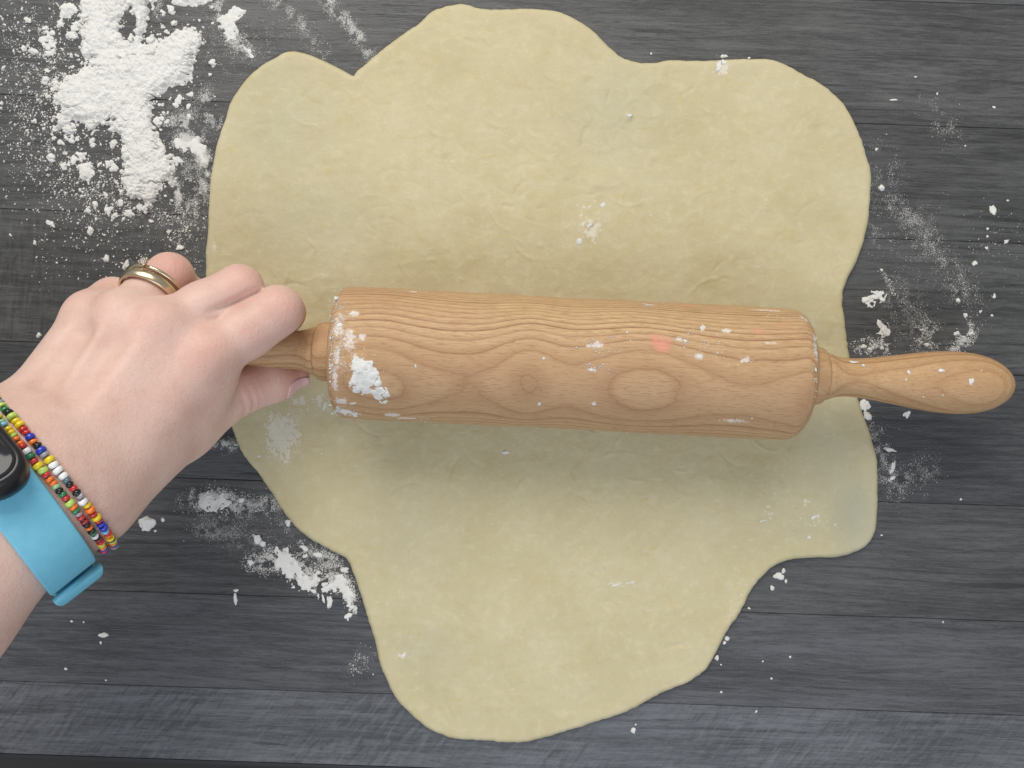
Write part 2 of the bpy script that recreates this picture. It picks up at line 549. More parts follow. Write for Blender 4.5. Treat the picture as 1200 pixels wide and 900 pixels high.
def beech(name, D, phi, lam, amp, seed, spots_flour=(), spots_pink=(), tint=1.0, spacing=2.3, dark=0.0, R0=28.2, ring_shade=0.55):
    """beech: growth rings of a trunk whose axis runs D mm beside the pin axis, cut by the turned surface"""
    m = N(name)
    co = m.coord('Object')
    x, y, z = m.sep(co)
    xm = m.math('MULTIPLY', x, 1000.0); ym = m.math('MULTIPLY', y, 1000.0); zm = m.math('MULTIPLY', z, 1000.0)
    cy, cz = -D * math.cos(phi), -D * math.sin(phi)
    dy = m.math('SUBTRACT', ym, cy); dz = m.math('SUBTRACT', zm, cz)
    rho = m.math('SQRT', m.math('ADD', m.math('MULTIPLY', dy, dy), m.math('MULTIPLY', dz, dz)))
    wv = None
    if isinstance(lam, (list, tuple)):                      # swellings of the rings along the trunk
        for (xc, wd, am) in lam:
            q_ = m.math('DIVIDE', m.math('SUBTRACT', xm, xc), wd)
            e_ = m.math('MULTIPLY', m.math('EXPONENT', m.math('MULTIPLY', m.math('MULTIPLY', q_, q_), -1.0)), am)
            wv = e_ if wv is None else m.math('ADD', wv, e_)
    else:
        wv = m.math('MULTIPLY', m.math('SINE', m.math('ADD', m.math('MULTIPLY', xm, 2 * math.pi / lam), seed)), amp)
    nz = m.noise(m.mapv(co, loc=(seed, 0, 0), scale=(9, 26, 26)), 1.0, 2.0, 0.5)
    nz2 = m.noise(m.mapv(co, loc=(seed, 4, 0), scale=(60, 120, 120)), 1.0, 3.0, 0.5)
    rho = m.math('ADD', rho, wv)
    rho = m.math('ADD', rho, m.math('MULTIPLY', m.math('SUBTRACT', nz, 0.5), 4.6))
    rho = m.math('ADD', rho, m.math('MULTIPLY', m.math('SUBTRACT', nz2, 0.5), 0.45))
    nz3 = m.noise(m.mapv(co, scale=(140, 1300, 1300)), 1.0, 3.0, 0.6)
    rho = m.math('ADD', rho, m.math('MULTIPLY', m.math('SUBTRACT', nz3, 0.5), 0.24))
    u = m.math('DIVIDE', rho, spacing)
    fr = m.math('FRACT', u)
    # per ring strength
    ringid = m.math('FLOOR', u)
    wn = m.new('ShaderNodeTexWhiteNoise', noise_dimensions='1D'); m.put(wn.inputs['W'], ringid)
    # latewood lines keep the same width on the surface however steeply the rings are cut
    tn = m.math('SUBTRACT', m.math('MULTIPLY', ym, math.sin(phi)), m.math('MULTIPLY', zm, math.cos(phi)))
    rr2 = m.math('SQRT', m.math('ADD', m.math('MULTIPLY', ym, ym), m.math('MULTIPLY', zm, zm)))
    gc = m.math('DIVIDE', m.math('MULTIPLY', m.math('ABSOLUTE', tn), D), m.math('MULTIPLY', rho, m.math('ADD', rr2, 0.01)))
    lw = m.math('MULTIPLY', m.math('ADD', gc, 0.10), 0.42 / spacing)
    ds = m.math('ABSOLUTE', m.math('SUBTRACT', fr, 0.80))
    line = m.math('SUBTRACT', 1.0, m.math('DIVIDE', ds, lw), clamp=True)
    soft = m.ramp(fr, [(0.0, 0.0), (0.30, 0.04), (0.66, 0.36), (0.82, 0.55), (0.95, 0.10), (1.0, 0.0)])
    late = m.math('MAXIMUM', line, soft)
    late = m.math('MULTIPLY', late, m.math('ADD', 0.42, m.math('MULTIPLY', wn.outputs['Value'], 0.70)))
    fib = m.noise(m.mapv(co, scale=(90, 1500, 1500)), 1.0, 4.0, 0.65)
    fleck = m.ramp(m.noise(m.mapv(co, scale=(250, 3000, 3000)), 1.0, 2.0, 0.5), [(0.55, 0.0), (0.66, 1.0)])
    big = m.noise(m.mapv(co, scale=(10, 30, 30), loc=(0, seed, 0)), 1.0, 2.0)
    base = m.ramp(fib, [(0.25, (0.45, 0.292, 0.148)), (0.55, (0.590, 0.405, 0.212)), (0.8, (0.685, 0.50, 0.285))])
    base = m.mix(m.math('MULTIPLY', m.ramp(big, [(0.40, 0.0), (0.70, 1.0)]), 0.45), base, (0.47, 0.265, 0.150, 1))
    shade_band = m.new('ShaderNodeMapRange', interpolation_type='SMOOTHSTEP'); m.put(shade_band.inputs[0], rho); shade_band.inputs[1].default_value = D + R0 - 5.5; shade_band.inputs[2].default_value = D + R0 + 1.5
    base = m.mix(m.math('MULTIPLY', shade_band.outputs[0], ring_shade), base, (0.44, 0.262, 0.138, 1))  # paints shade of the pin's lower side as a darker, redder ring tone
    col = m.mix(m.math('MULTIPLY', late, 0.95), base, (0.250, 0.108, 0.048, 1))
    col = m.mix(m.math('MULTIPLY', fleck, 0.60), col, (0.33, 0.165, 0.08, 1))
    if dark: col = m.mix(dark, col, (0.40, 0.20, 0.08, 1))
    def spots(sp, th, soft):
        tot = None
        for (sx, sy, sz, rx, ry, s) in sp:
            v = m.mapv(co, loc=(-sx / rx, -sy / ry, -sz / ry), scale=(1000 / rx, 1000 / ry, 1000 / ry))
            ln = m.new('ShaderNodeVectorMath', operation='LENGTH'); m.put(ln.inputs[0], v)
            f = m.math('MULTIPLY', m.math('SUBTRACT', 1.0, ln.outputs['Value'], clamp=True), s)
            tot = f if tot is None else m.math('MAXIMUM', tot, f)
        return tot
    if spots_pink:
        pm = spots(spots_pink, 0, 0)
        pn = m.noise(co, 420, 3, 0.6)
        pk = m.math('MULTIPLY', pm, m.math('SUBTRACT', m.math('MULTIPLY', pn, 4.4), 0.9), clamp=True)
        col = m.mix(m.math('MULTIPLY', m.math('MULTIPLY', pk, m.math('ADD', 0.45, fib)), 0.62), col, (0.80, 0.27, 0.22, 1))
    if spots_flour:
        fm = spots(spots_flour, 0, 0)
        g = m.math('ADD', m.math('MULTIPLY', m.noise(co, 650, 4, 0.7), 0.55), m.math('MULTIPLY', m.noise(m.mapv(co, scale=(0.5, 1, 1)), 190, 3, 0.6), 0.45))
        # flour catches in the grain
        g = m.math('ADD', g, m.math('MULTIPLY', late, 0.05))
        k = m.ramp(m.math('ADD', g, m.math('MULTIPLY', fm, 0.30)), [(0.60, 0.0), (0.70, 1.0)])
        k = m.math('MULTIPLY', k, m.math('MULTIPLY', fm, 6.0, clamp=True))
        col = m.mix(m.math('MULTIPLY', k, 0.60), col, (0.82, 0.80, 0.78, 1))
    hgt = m.math('ADD', m.math('MULTIPLY', fib, 0.5), m.math('MULTIPLY', fleck, -0.5))
    hgt = m.math('SUBTRACT', hgt, m.math('MULTIPLY', late, 0.5))
    m.put(m.b.inputs['Normal'], m.bump(hgt, 0.28, 0.0005))
    m.b.inputs['Specular IOR Level'].default_value = 0.35
    return m.set(Base_Color=col, Roughness=m.math('ADD', 0.46, m.math('MULTIPLY', fib, 0.2)))


pin = empty("rolling_pin", (0, 0, 0), "turned beech rolling pin lying across the dough with two bulbous handles", "rolling pin")
pin.location = tuple(ax0 * 0.001)
pin.rotation_euler = (0, 0, PIN_SLOPE)
PINM = Matrix.Translation(Vector(ax0 * 0.001)) @ Matrix.Rotation(PIN_SLOPE, 4, 'Z')
PINI = PINM.inverted()


def on_barrel(px, py, R=R_B):
    """pin-local point (mm) of the barrel's upper surface seen at photo pixel px, py"""
    o = PINI @ Vector((0, 0, H)); d = PINI @ Vector(P(px, py, 0) * 0.001) - o
    o *= 1000; d.normalize()
    A = d.y ** 2 + d.z ** 2; B = o.y * d.y + o.z * d.z; C = o.y ** 2 + o.z ** 2 - R * R
    q = B * B - A * C
    t = (-B - math.sqrt(max(q, 0))) / A
    p = o + d * t
    return p


# barrel ends from the photo (top of the barrel is what shows)
xl = (PINI @ Vector(P(383, 440, 52) * 0.001)).x * 1000
xr = (PINI @ Vector(P(959.5, 430, 52) * 0.001)).x * 1000
prof = [(xl, 0.0), (xl, 13.0), (xl, 20.5)]
for i in range(9):
    a = math.pi / 2 * i / 8
    prof.append((xl + 5.0 * (1 - math.sin(a)), R_B - 6.0 + 6.0 * math.cos(a)) if False else (xl + 4.6 * (1 - math.cos(a)), R_B - 6.0 + 6.0 * math.sin(a)))
for s in np.linspace(0.02, 0.98, 40):
    prof.append((xl + 4.6 + (xr - xl - 12.0) * s, R_B + 0.12 * math.sin(s * 9) + 0.1 * math.sin(s * 23)))
for i in range(9):
    a = math.pi / 2 * i / 8
    prof.append((xr - 7.4 + 7.4 * math.sin(a), R_B - 8.2 + 8.2 * math.cos(a)))
prof += [(xr, 17.0), (xr, 0.0)]
fl = []
for (a, b, rx, ry, s) in [(432, 440, 12, 12, 1.5), (418, 425, 14, 12, 1.0), (410, 400, 12, 20, 0.85), (395, 385, 9, 14, 0.9), (393, 350, 8, 12, 1.0), (398, 372, 9, 9, 0.8), (402, 482, 14, 7, 1.7),
                          (400, 470, 12, 8, 1.0), (392, 440, 6, 30, 0.85), (478, 490, 16, 3.5, 1.7), (460, 486, 12, 5, 1.2), (485, 342, 9, 3, 1.4), (395, 420, 6, 20, 0.9), (424, 396, 6, 7, 1.0), (415, 367, 8, 6, 1.0),
                          (760, 357, 10, 3, 1.2), (824, 384, 4, 7, 1.0), (850, 388, 8, 4, 1.0), (820, 418, 9, 5, 1.1), (875, 422, 14, 6, 1.0), (795, 398, 8, 4, 0.9), (693, 433, 8, 3, 1.0), (700, 405, 16, 7, 0.8),
                          (900, 364, 26, 4, 0.9), (957, 400, 5, 34, 0.75), (945, 372, 10, 8, 0.8), (696, 473, 6, 4, 1.0), (860, 493, 20, 5, 0.8), (632, 473, 4, 4, 1.0), (637, 420, 3, 3, 1.1), (905, 402, 10, 4, 0.9)]:
    p = on_barrel(a, b)
    fl.append((p.x, p.y, p.z, rx * .36, ry * .40, s))
pk = []
for (a, b, rx, ry, s) in [(775, 402, 15, 12, 1.0), (779, 408, 9, 6, 0.9), (768, 397, 9, 8, 0.8), (890, 388, 9, 6, 0.65), (917, 381, 12, 4, 0.35), (807, 358, 10, 4, 0.7), (855, 360, 7, 3, 0.3)]:
    p = on_barrel(a, b)
    pk.append((p.x, p.y, p.z, rx * .36, ry * .40, s))
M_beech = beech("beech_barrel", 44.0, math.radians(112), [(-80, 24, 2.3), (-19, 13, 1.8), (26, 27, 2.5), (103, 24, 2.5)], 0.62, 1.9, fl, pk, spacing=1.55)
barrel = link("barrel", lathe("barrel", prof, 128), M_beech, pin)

hp = [(0.0, 0.0), (0.0, 9.5), (0.0, 12.0), (0.6, 12.6), (3.0, 12.9), (6.2, 12.7), (8.3, 12.0), (8.9, 11.2), (9.2, 10.4), (10.8, 10.2), (12.2, 9.7), (14.5, 8.9), (18.0, 8.35),
      (23.0, 8.35), (29.0, 8.9), (36.0, 9.9), (44.0, 11.2), (51.0, 12.3), (58.0, 13.1), (65.0, 13.4), (71.0, 13.15), (76.5, 12.3), (81.5, 10.7), (85.5, 8.5),
      (88.4, 6.0), (90.2, 3.4), (91.0, 1.2), (91.1, 0.0)]
# smooth the turned profile
def resample(pr, k=3):
    out = []
    for i in range(len(pr) - 1):
        p0 = np.array(pr[max(i - 1, 0)]); p1 = np.array(pr[i]); p2 = np.array(pr[i + 1]); p3 = np.array(pr[min(i + 2, len(pr) - 1)])
        for t in np.arange(k) / k:
            if i < 8: out.append(tuple(p1 + (p2 - p1) * t))
            else: out.append(tuple(0.5 * ((2 * p1) + (-p0 + p2) * t + (2 * p0 - 5 * p1 + 4 * p2 - p3) * t * t + (-p0 + 3 * p1 - 3 * p2 + p3) * t ** 3)))
    out.append(pr[-1])
    return [(x, max(r, 0.0)) for x, r in out]


hps = resample(hp)
for side in (1, -1):
    pr = [((xr + 0.2 + x) if side > 0 else (xl - 0.2 - x), r) for x, r in hps]
    if side > 0:
        mt = beech("beech_handle", 17.0, math.radians(100), 75.0, 1.2, 4.1, (), (), spacing=2.2, dark=0.22, R0=13.0, ring_shade=0.2)
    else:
        mt = beech("beech_handle_held", 15.0, math.radians(60), 60.0, 1.2, 2.2, (), (), spacing=2.6, dark=0.12, R0=10.0, ring_shade=0.2)
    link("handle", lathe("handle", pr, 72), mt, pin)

# ------------------------------------------------------------------ the person's left hand and forearm
VOX = 1.0
BLO = np.array([-285.0, -178.0, 3.5]); BHI = np.array([-78.0, 62.0, 236.0])
DIM = np.ceil((BHI - BLO) / VOX).astype(int) + 1
GX = (BLO[0] + VOX * np.arange(DIM[0])).astype(np.float32)
GY = (BLO[1] + VOX * np.arange(DIM[1])).astype(np.float32)
GZ = (BLO[2] + VOX * np.arange(DIM[2])).astype(np.float32)
BIG = 60.0


def field():
    return np.full(tuple(DIM), BIG, dtype=np.float32)


def smin(a, b, k):
    h = np.maximum(k - np.abs(a - b), 0) / k
    return np.minimum(a, b) - h * h * k * 0.25


def add(Fd, a, b, ra, rb, k, flat=None):
    """blend a tapered limb from a to b into the field; flat=(dir, factor) squeezes it across dir"""
    a = np.asarray(a, float); b = np.asarray(b, float)
    mr = max(ra, rb) * 1.25 + k + 3
    lo = np.minimum(a, b) - mr; hi = np.maximum(a, b) + mr
    i0 = np.clip(np.floor((lo - BLO) / VOX).astype(int), 0, DIM - 1); i1 = np.clip(np.ceil((hi - BLO) / VOX).astype(int) + 1, 1, DIM)
    if np.any(i1 <= i0): return
    sl = tuple(slice(p, q) for p, q in zip(i0, i1))
    x = GX[sl[0]][:, None, None]; y = GY[sl[1]][None, :, None]; z = GZ[sl[2]][None, None, :]
    ba = b - a; L2 = float(ba @ ba) + 1e-9
    px_, py_, pz_ = x - a[0], y - a[1], z - a[2]
    t = np.clip((px_ * ba[0] + py_ * ba[1] + pz_ * ba[2]) / L2, 0, 1)
    dx = px_ - t * ba[0]; dy = py_ - t * ba[1]; dz = pz_ - t * ba[2]
    d2 = dx * dx + dy * dy + dz * dz
    if flat is not None:
        n, f = flat
        n = np.asarray(n, float) / np.linalg.norm(n)
        q = dx * n[0] + dy * n[1] + dz * n[2]
        d2 = d2 + q * q * (1 / (f * f) - 1)
    d = np.sqrt(d2) - (ra + (rb - ra) * t)
    Fd[sl] = smin(Fd[sl], d.astype(np.float32), k)


J = {  # joints: photo pixel + height in mm
    'r2': P(92, 580, 88), 'r3': P(72, 553, 92), 'r4': P(48, 528, 92), 'r5': P(27, 508, 88),
    'm2': P(246, 414, 60), 'm3': P(190, 384, 65), 'm4': P(146, 373, 64), 'm5': P(109, 372, 59),
    'i2': P(326, 364, 51), 'i3': P(281, 337.5, 52), 'i4': P(199, 323, 47), 'i5': P(134, 350, 47),
    'd2': P(334, 366, 27), 'd3': P(279, 349, 27), 'd4': P(221, 345, 27), 'd5': P(162, 362, 28),
    't2': P(329, 388, 12.5), 't3': P(272, 376, 12.5), 't4': P(222, 378, 13), 't5': P(172, 388, 15),
    'cmc': P(102, 573, 78), 'tm': P(212, 506, 50), 'ti': P(288, 455, 34), 'tt': P(347, 438.5, 21),
}
palm = field()
rb_ = {'2': 13.0, '3': 13.0, '4': 12.5, '5': 12.0}
rm_ = {'2': 11.2, '3': 11.0, '4': 10.6, '5': 9.6}
# the back of the hand: metacarpals with flesh filled in between them
NI = 13
for q in range(NI):
    s_ = q / (NI - 1) * 3; i_ = min(int(s_), 2); f_ = s_ - i_
    A_, B_ = str(2 + i_), str(3 + i_)
    ra = rb_[A_] * (1 - f_) + rb_[B_] * f_; rb2 = rm_[A_] * (1 - f_) + rm_[B_] * f_
    sag = 1.6 * math.sin(math.pi * f_)                     # slight dip between two knuckles
    a_ = J['r' + A_] * (1 - f_) + J['r' + B_] * f_; b_ = J['m' + A_] * (1 - f_) + J['m' + B_] * f_
    add(palm, a_, b_ + [0, 0, -sag] + (a_ - b_) * 0.09 * math.sin(math.pi * f_), ra, rb2 - sag * 0.4, 5)
    add(palm, a_ + [0, 0, -7], b_ + [0, 0, -10] + (a_ - b_) * 0.12, ra + 1, rb2 - 1.2, 8)
# thenar mass and thumb metacarpal
add(palm, J['cmc'], J['tm'], 13.0, 11.3, 14)
add(palm, (J['r2'] + J['cmc']) / 2, (J['m2'] * 0.42 + J['tm'] * 0.58), 13.6, 9.5, 13)
add(palm, J['tm'] * 0.8 + J['m2'] * 0.2, J['m2'] * 0.75 + J['tm'] * 0.25 + np.array([0, 0, -3.0]), 9.0, 8.5, 12)
# wrist and forearm: two parallel bones' worth of flesh
W1 = P(66, 584, 93); W2 = P(10, 524, 95)
F1 = P(-2, 642, 104); F2 = P(-72, 580, 107)
E1 = P(-74, 720, 116); E2 = P(-168, 650, 120)
G1 = E1 + (E1 - F1) / np.linalg.norm(E1 - F1) * 120; G2 = E2 + (G1 - E1) * 1.02
add(palm, J['r2'], W1, 14, 17.5, 14); add(palm, J['r5'], W2, 13, 16.5, 14)
add(palm, (J['r3'] + J['r4']) / 2, (W1 + W2) / 2, 15, 17, 14)
for a, b, ra, rb2 in ((W1, F1, 17.5, 18.2), (W2, F2, 16.5, 17.5), (F1, E1, 18.2, 21), (F2, E2, 17.5, 20.5), (E1, G1, 21, 31), (E2, G2, 20.5, 30)):
    add(palm, a, b, ra, rb2, 12)
for a, b, c, d, ra, rb2 in ((W1, W2, F1, F2, 17.5, 18.5), (F1, F2, E1, E2, 18.5, 22), (E1, E2, G1, G2, 22, 33)):
    add(palm, (a + b) / 2, (c + d) / 2, ra, rb2, 12)
# ulna head bump
add(palm, W2 + np.array([-3, 4, 6.0]), W2 + np.array([-3, 4, 6.0]) + [0.1, 0, 0], 12.5, 12.5, 8)

fingers = field()
fr = {'2': (10.6, 9.7, 8.2, 6.4), '3': (10.1, 9.0, 7.9, 6.4), '4': (9.8, 8.9, 7.6, 6.2), '5': (9.0, 8.2, 6.8, 5.6)}
for f in '2345':
    a = field()
    m_, i_, d_, t_ = J['m' + f], J['i' + f], J['d' + f], J['t' + f]
    r = fr[f]
    mid = (m_ + i_) / 2 + np.array([0, 0, -0.6])
    add(a, m_, mid, r[0], r[1] - 0.2, 5)
    add(a, mid, i_, r[1] - 0.2, r[1], 5)
    add(a, i_, d_, r[1] - 0.25, r[2], 3.5)
    add(a, d_, t_, r[2] - 0.1, r[3], 3.5)
    # soft pads on the inner side
    inn = (m_ - i_) / np.linalg.norm(m_ - i_)
    add(a, mid + [0, 0, -2.2], mid * 0.6 + i_ * 0.4 + [0, 0, -2.2], r[1] - 0.8, r[1] - 1.4, 6)
    fingers = smin(fingers, a, 0.5)
thumb = field()
add(thumb, J['tm'], J['ti'], 11.0, 9.0, 6)
tmid = (J['ti'] + J['tt']) / 2
add(thumb, J['ti'], tmid, 9.1, 8.9, 5)
add(thumb, tmid, J['tt'], 8.5, 5.9, 5)
hand = smin(palm, fingers, 4.5)
hand = smin(hand, thumb, 5.0)
# finger-to-palm creases on the dorsal side: knuckle heads and extensor tendons
for f, r in (('2', 8.4), ('3', 8.4), ('4', 7.6), ('5', 7.2)):
    k = J['m' + f] + np.array([0, 0, rm_[f] - r + 1.0])
    add(hand, k, k + [0.1, 0, 0], r, r, 7)
for f, o in (('3', 1.0), ('4', 1.2)):
    a = J['m' + f] + np.array([0, 0, rm_[f] - 2.2]); b = J['r' + f] + np.array([0, 0, rb_[f] - 2.6])
    add(hand, a - [0, 0, 1.5], a * 0.5 + b * 0.5 - [0, 0, 1.9], 2.4, 1.4, 7.5)
# carve soft valleys: between the ring and little finger metacarpals
def carve(Fd, a, b, r, k):
    tmp = field(); add(tmp, a, b, r, r, 0.01)
    h = np.maximum(k - np.abs(Fd + tmp), 0) / k
    np.copyto(Fd, np.maximum(Fd, -tmp) + h * h * k * 0.25)
for (a, b, dep) in ((('r5', 'r4'), ('m5', 'm4'), 0.5), (('r4', 'r3'), ('m4', 'm3'), -0.6)):
    s0 = (J[b[0]] + J[b[1]]) / 2; s1 = (J[a[0]] + J[a[1]]) / 2
    ra = (rm_[b[0][1]] + rm_[b[1][1]]) / 2; rb2 = (rb_[a[0][1]] + rb_[a[1][1]]) / 2
    p0 = s0 * 0.86 + s1 * 0.14; p1 = s0 * 0.52 + s1 * 0.48
    carve(hand, p0 + [0, 0, ra + 6.0 - dep], p1 + [0, 0, rb2 + 7.2 - dep], 5.0, 5.0)


def sample(Fd, p):
    g = (np.asarray(p) - BLO) / VOX
    g = np.clip(g, 0, DIM - 1.001)
    i = g.astype(int); f = g - i
    o = 0
    for dx in (0, 1):
        for dy in (0, 1):
            for dz in (0, 1):
                w = (f[..., 0] if dx else 1 - f[..., 0]) * (f[..., 1] if dy else 1 - f[..., 1]) * (f[..., 2] if dz else 1 - f[..., 2])
                o = o + w * Fd[i[..., 0] + dx, i[..., 1] + dy, i[..., 2] + dz]
    return o


def surface_nets(V):
    s = V < 0
    nx, ny, nz = V.shape
    c = np.zeros((nx - 1, ny - 1, nz - 1), np.int8)
    for dx in (0, 1):
        for dy in (0, 1):
            for dz in (0, 1):
                c += s[dx:nx - 1 + dx, dy:ny - 1 + dy, dz:nz - 1 + dz]
    act = (c > 0) & (c < 8)
    ii = np.argwhere(act)
    idx = np.full(act.shape, -1, np.int64); idx[act] = np.arange(len(ii))
    pos = np.zeros((len(ii), 3)); cnt = np.zeros(len(ii))
    offs = [(dx, dy, dz) for dx in (0, 1) for dy in (0, 1) for dz in (0, 1)]
    for a in offs:
        for ax in range(3):
            if a[ax]: continue
            b = list(a); b[ax] = 1
            va = V[ii[:, 0] + a[0], ii[:, 1] + a[1], ii[:, 2] + a[2]]; vb = V[ii[:, 0] + b[0], ii[:, 1] + b[1], ii[:, 2] + b[2]]
            cr = (va < 0) != (vb < 0)
            t = np.where(cr, va / np.where(cr, va - vb, 1), 0)
            p = np.tile(np.array(a, float), (len(ii), 1)); p[:, ax] += t
            pos[cr] += p[cr]; cnt[cr] += 1
    pos = BLO + VOX * (ii + pos / cnt[:, None])
    faces = []
    for ax in range(3):
        u, w = (ax + 1) % 3, (ax + 2) % 3
        sa = [slice(None)] * 3; sb = [slice(None)] * 3
        sa[ax] = slice(0, -1); sb[ax] = slice(1, None)
        A = s[tuple(sa)]; B = s[tuple(sb)]
        e = np.argwhere(A != B)
        e = e[(e[:, u] > 0) & (e[:, w] > 0) & (e[:, u] < V.shape[u] - 1) & (e[:, w] < V.shape[w] - 1)]
        def at(du, dw):
            q = e.copy(); q[:, u] -= du; q[:, w] -= dw
            return idx[q[:, 0], q[:, 1], q[:, 2]]
        q = np.stack([at(1, 1), at(0, 1), at(0, 0), at(1, 0)], -1)
        flip = ~A[e[:, 0], e[:, 1], e[:, 2]]
        q[flip] = q[flip][:, ::-1]
        faces.append(q)
    return pos, np.vstack(faces)


# close the forearm end inside the grid
hand[0] = np.maximum(hand[0], 0.5); hand[:, 0] = np.maximum(hand[:, 0], 0.5); hand[:, :, -1] = np.maximum(hand[:, :, -1], 0.5)
hand[:, :, 0] = np.maximum(hand[:, :, 0], 0.5)
HV, HF = surface_nets(hand)
# relax, then pull back to the surface
e = np.vstack([HF[:, [0, 1]], HF[:, [1, 2]], HF[:, [2, 3]], HF[:, [3, 0]]])
e = np.vstack([e, e[:, ::-1]])
deg = np.bincount(e[:, 0], minlength=len(HV)).astype(float)
for it in range(3):
    acc = np.stack([np.bincount(e[:, 0], weights=HV[e[:, 1], k], minlength=len(HV)) for k in range(3)], -1) / deg[:, None]
    HV = HV * 0.5 + acc * 0.5
def grad(p, h=0.8):
    g = np.stack([sample(hand, p + np.eye(3)[k] * h) - sample(hand, p - np.eye(3)[k] * h) for k in range(3)], -1)
    return g / (np.linalg.norm(g, axis=-1, keepdims=True) + 1e-9)
g = grad(HV)
HV = HV - g * np.clip(sample(hand, HV), -1, 1)[:, None] * 0.8
# creases of the thumb joint and fine knuckle folds
def crease(p, along, across, nrm_len, wid, depth):
    """a short groove at p running in direction along"""
    global HV
    along = np.asarray(along, float) / np.linalg.norm(along); across = np.asarray(across, float) / np.linalg.norm(across)
    q = HV - p
    u = q @ along; v = q @ across + 0.02 * u * u
    far = np.linalg.norm(q, axis=1)
    w = np.exp(-(v / wid) ** 2 - (u / nrm_len) ** 2) * (far < nrm_len * 2.5)
    HV = HV - g * (w * depth)[:, None]
tdir = J['tt'] - J['ti']
cr = np.cross(tdir, [0, 0, 1.0])
for s, d in ((-0.06, 0.6), (0.10, 0.8), (0.24, 0.35)):
    pc = J['ti'] + tdir * s + np.array([2.0, -6.0, 6.0])
    crease(pc, np.cross(tdir, [0, -0.7, 0.7]), tdir, 6.0, 0.75, d)
# sharp folds where neighbouring fingers lie against each other
def fold_line(p, q, depth, wid):
    global HV
    p = np.asarray(p, float); q = np.asarray(q, float)
    L_ = np.linalg.norm((q - p)[:2]); d = (q - p)[:2] / L_
    r_ = HV[:, :2] - p[:2]
    s_ = r_ @ d; o_ = r_ @ np.array([-d[1], d[0]])
    k_ = (HV[:, 2] > 42) * sstep(-1.0, 9.0, s_) * (1 - sstep(L_ - 1, L_ + 4, s_)) * np.exp(-(o_ / wid) ** 2)
    HV = HV - np.array([0, 0, 1.0])[None] * (k_ * depth)[:, None]
fold_line(P(247, 371.5, 58), P(303, 342, 54), 2.6, 1.1)
fold_line(P(203, 346, 56), P(236, 325, 52), 1.6, 1.1)
red = np.zeros(len(HV))
for key, r, s, o in (('m2', 11, 0.45, (3, 0, 10)), ('m3', 8, 0.35, (0, 0, 10)), ('m4', 7, 0.2, (0, 0, 10)), ('i2', 10, 0.40, (3, 0, 8)), ('i3', 9, 0.40, (2, 2, 7)), ('i4', 11, 0.65, (3, 2, 6)), ('i5', 8, 0.35, (0, 0, 7)),
                     ('tt', 11, 0.8, (0, 0, 4)), ('ti', 10, 0.6, (3, 3, 6)), ('d2', 10, 0.5, (0, 0, 0)), ('t2', 9, 0.7, (0, 0, 0))):
    d = np.linalg.norm(HV - (J[key] + np.array(o, float)), axis=1)
    red = np.maximum(red, s * np.exp(-(d / r) ** 2))
for key in (('m2', 'i2', .62), ('m2', 'tm', .5)):
    d = np.linalg.norm(HV - (J[key[0]] * (1 - key[2]) + J[key[1]] * key[2] + np.array([3, -3, 9.0])), axis=1)
    red = np.maximum(red, 0.35 * np.exp(-(d / 9) ** 2))
me = mesh_np("person", HV * 0.001, HF)
attr(me, "red", red)

m = N("skin")
co = m.coord('Object')
n1 = m.noise(co, 70, 4, 0.6)
n2 = m.noise(co, 420, 3, 0.6)
n0 = m.noise(co, 26, 2, 0.5)
col = m.ramp(n1, [(0.30, (0.635, 0.420, 0.350)), (0.52, (0.685, 0.475, 0.400)), (0.74, (0.715, 0.520, 0.445))])
col = m.mix(m.math('MULTIPLY', m.ramp(n0, [(0.45, 0.0), (0.68, 1.0)]), 0.20), col, (0.64, 0.38, 0.31, 1))
col = m.mix(m.math('MULTIPLY', m.attr("red"), m.math('ADD', 0.35, m.math('MULTIPLY', n1, 0.6))), col, (0.62, 0.24, 0.19, 1))
col = m.mix(m.math('MULTIPLY', m.ramp(n2, [(0.56, 0.0), (0.72, 1.0)]), 0.16), col, (0.52, 0.27, 0.20, 1))
v1 = m.voro(m.mapv(co, scale=(1, 1, 1)), 1150)
v2 = m.voro(m.mapv(co, rot=(0.2, 0.1, 0.7), scale=(0.55, 1.3, 1)), 900)
h = m.math('ADD', m.math('MULTIPLY', v1, 0.5), m.math('MULTIPLY', v2, 0.5))
h = m.math('ADD', h, m.math('MULTIPLY', n2, 0.5))
fold = m.noise(m.mapv(co, rot=(0, 0, math.radians(-40)), scale=(1.0, 0.22, 0.6)), 900, 3, 0.6)
h = m.math('ADD', h, m.math('MULTIPLY', fold, m.math('ADD', 0.45, m.math('MULTIPLY', m.attr("red"), 2.4))))
nb = m.bump(m.noise(co, 130, 3, 0.55), 0.08, 0.0012)
m.put(m.b.inputs['Normal'], m.bump(h, 0.32, 0.0004, nb))
m.b.inputs['Subsurface Weight'].default_value = 0.30
m.b.inputs['Subsurface Radius'].default_value = (1.0, 0.40, 0.22)
m.b.inputs['Subsurface Scale'].default_value = 0.0035
m.b.inputs['Specular IOR Level'].default_value = 0.38
M_skin = m.set(Base_Color=col, Roughness=m.math('ADD', 0.44, m.math('MULTIPLY', n2, 0.14)))
person = tag(link("person", me, M_skin), "left hand and forearm gripping the near handle of the wooden rolling pin", "person")

# fingernails
M_nail = plain("nail", (0.72, 0.46, 0.45), 0.25, 0.0, 0.5, Subsurface_Weight=0.2, Subsurface_Radius=(1, .4, .3), Subsurface_Scale=0.002)


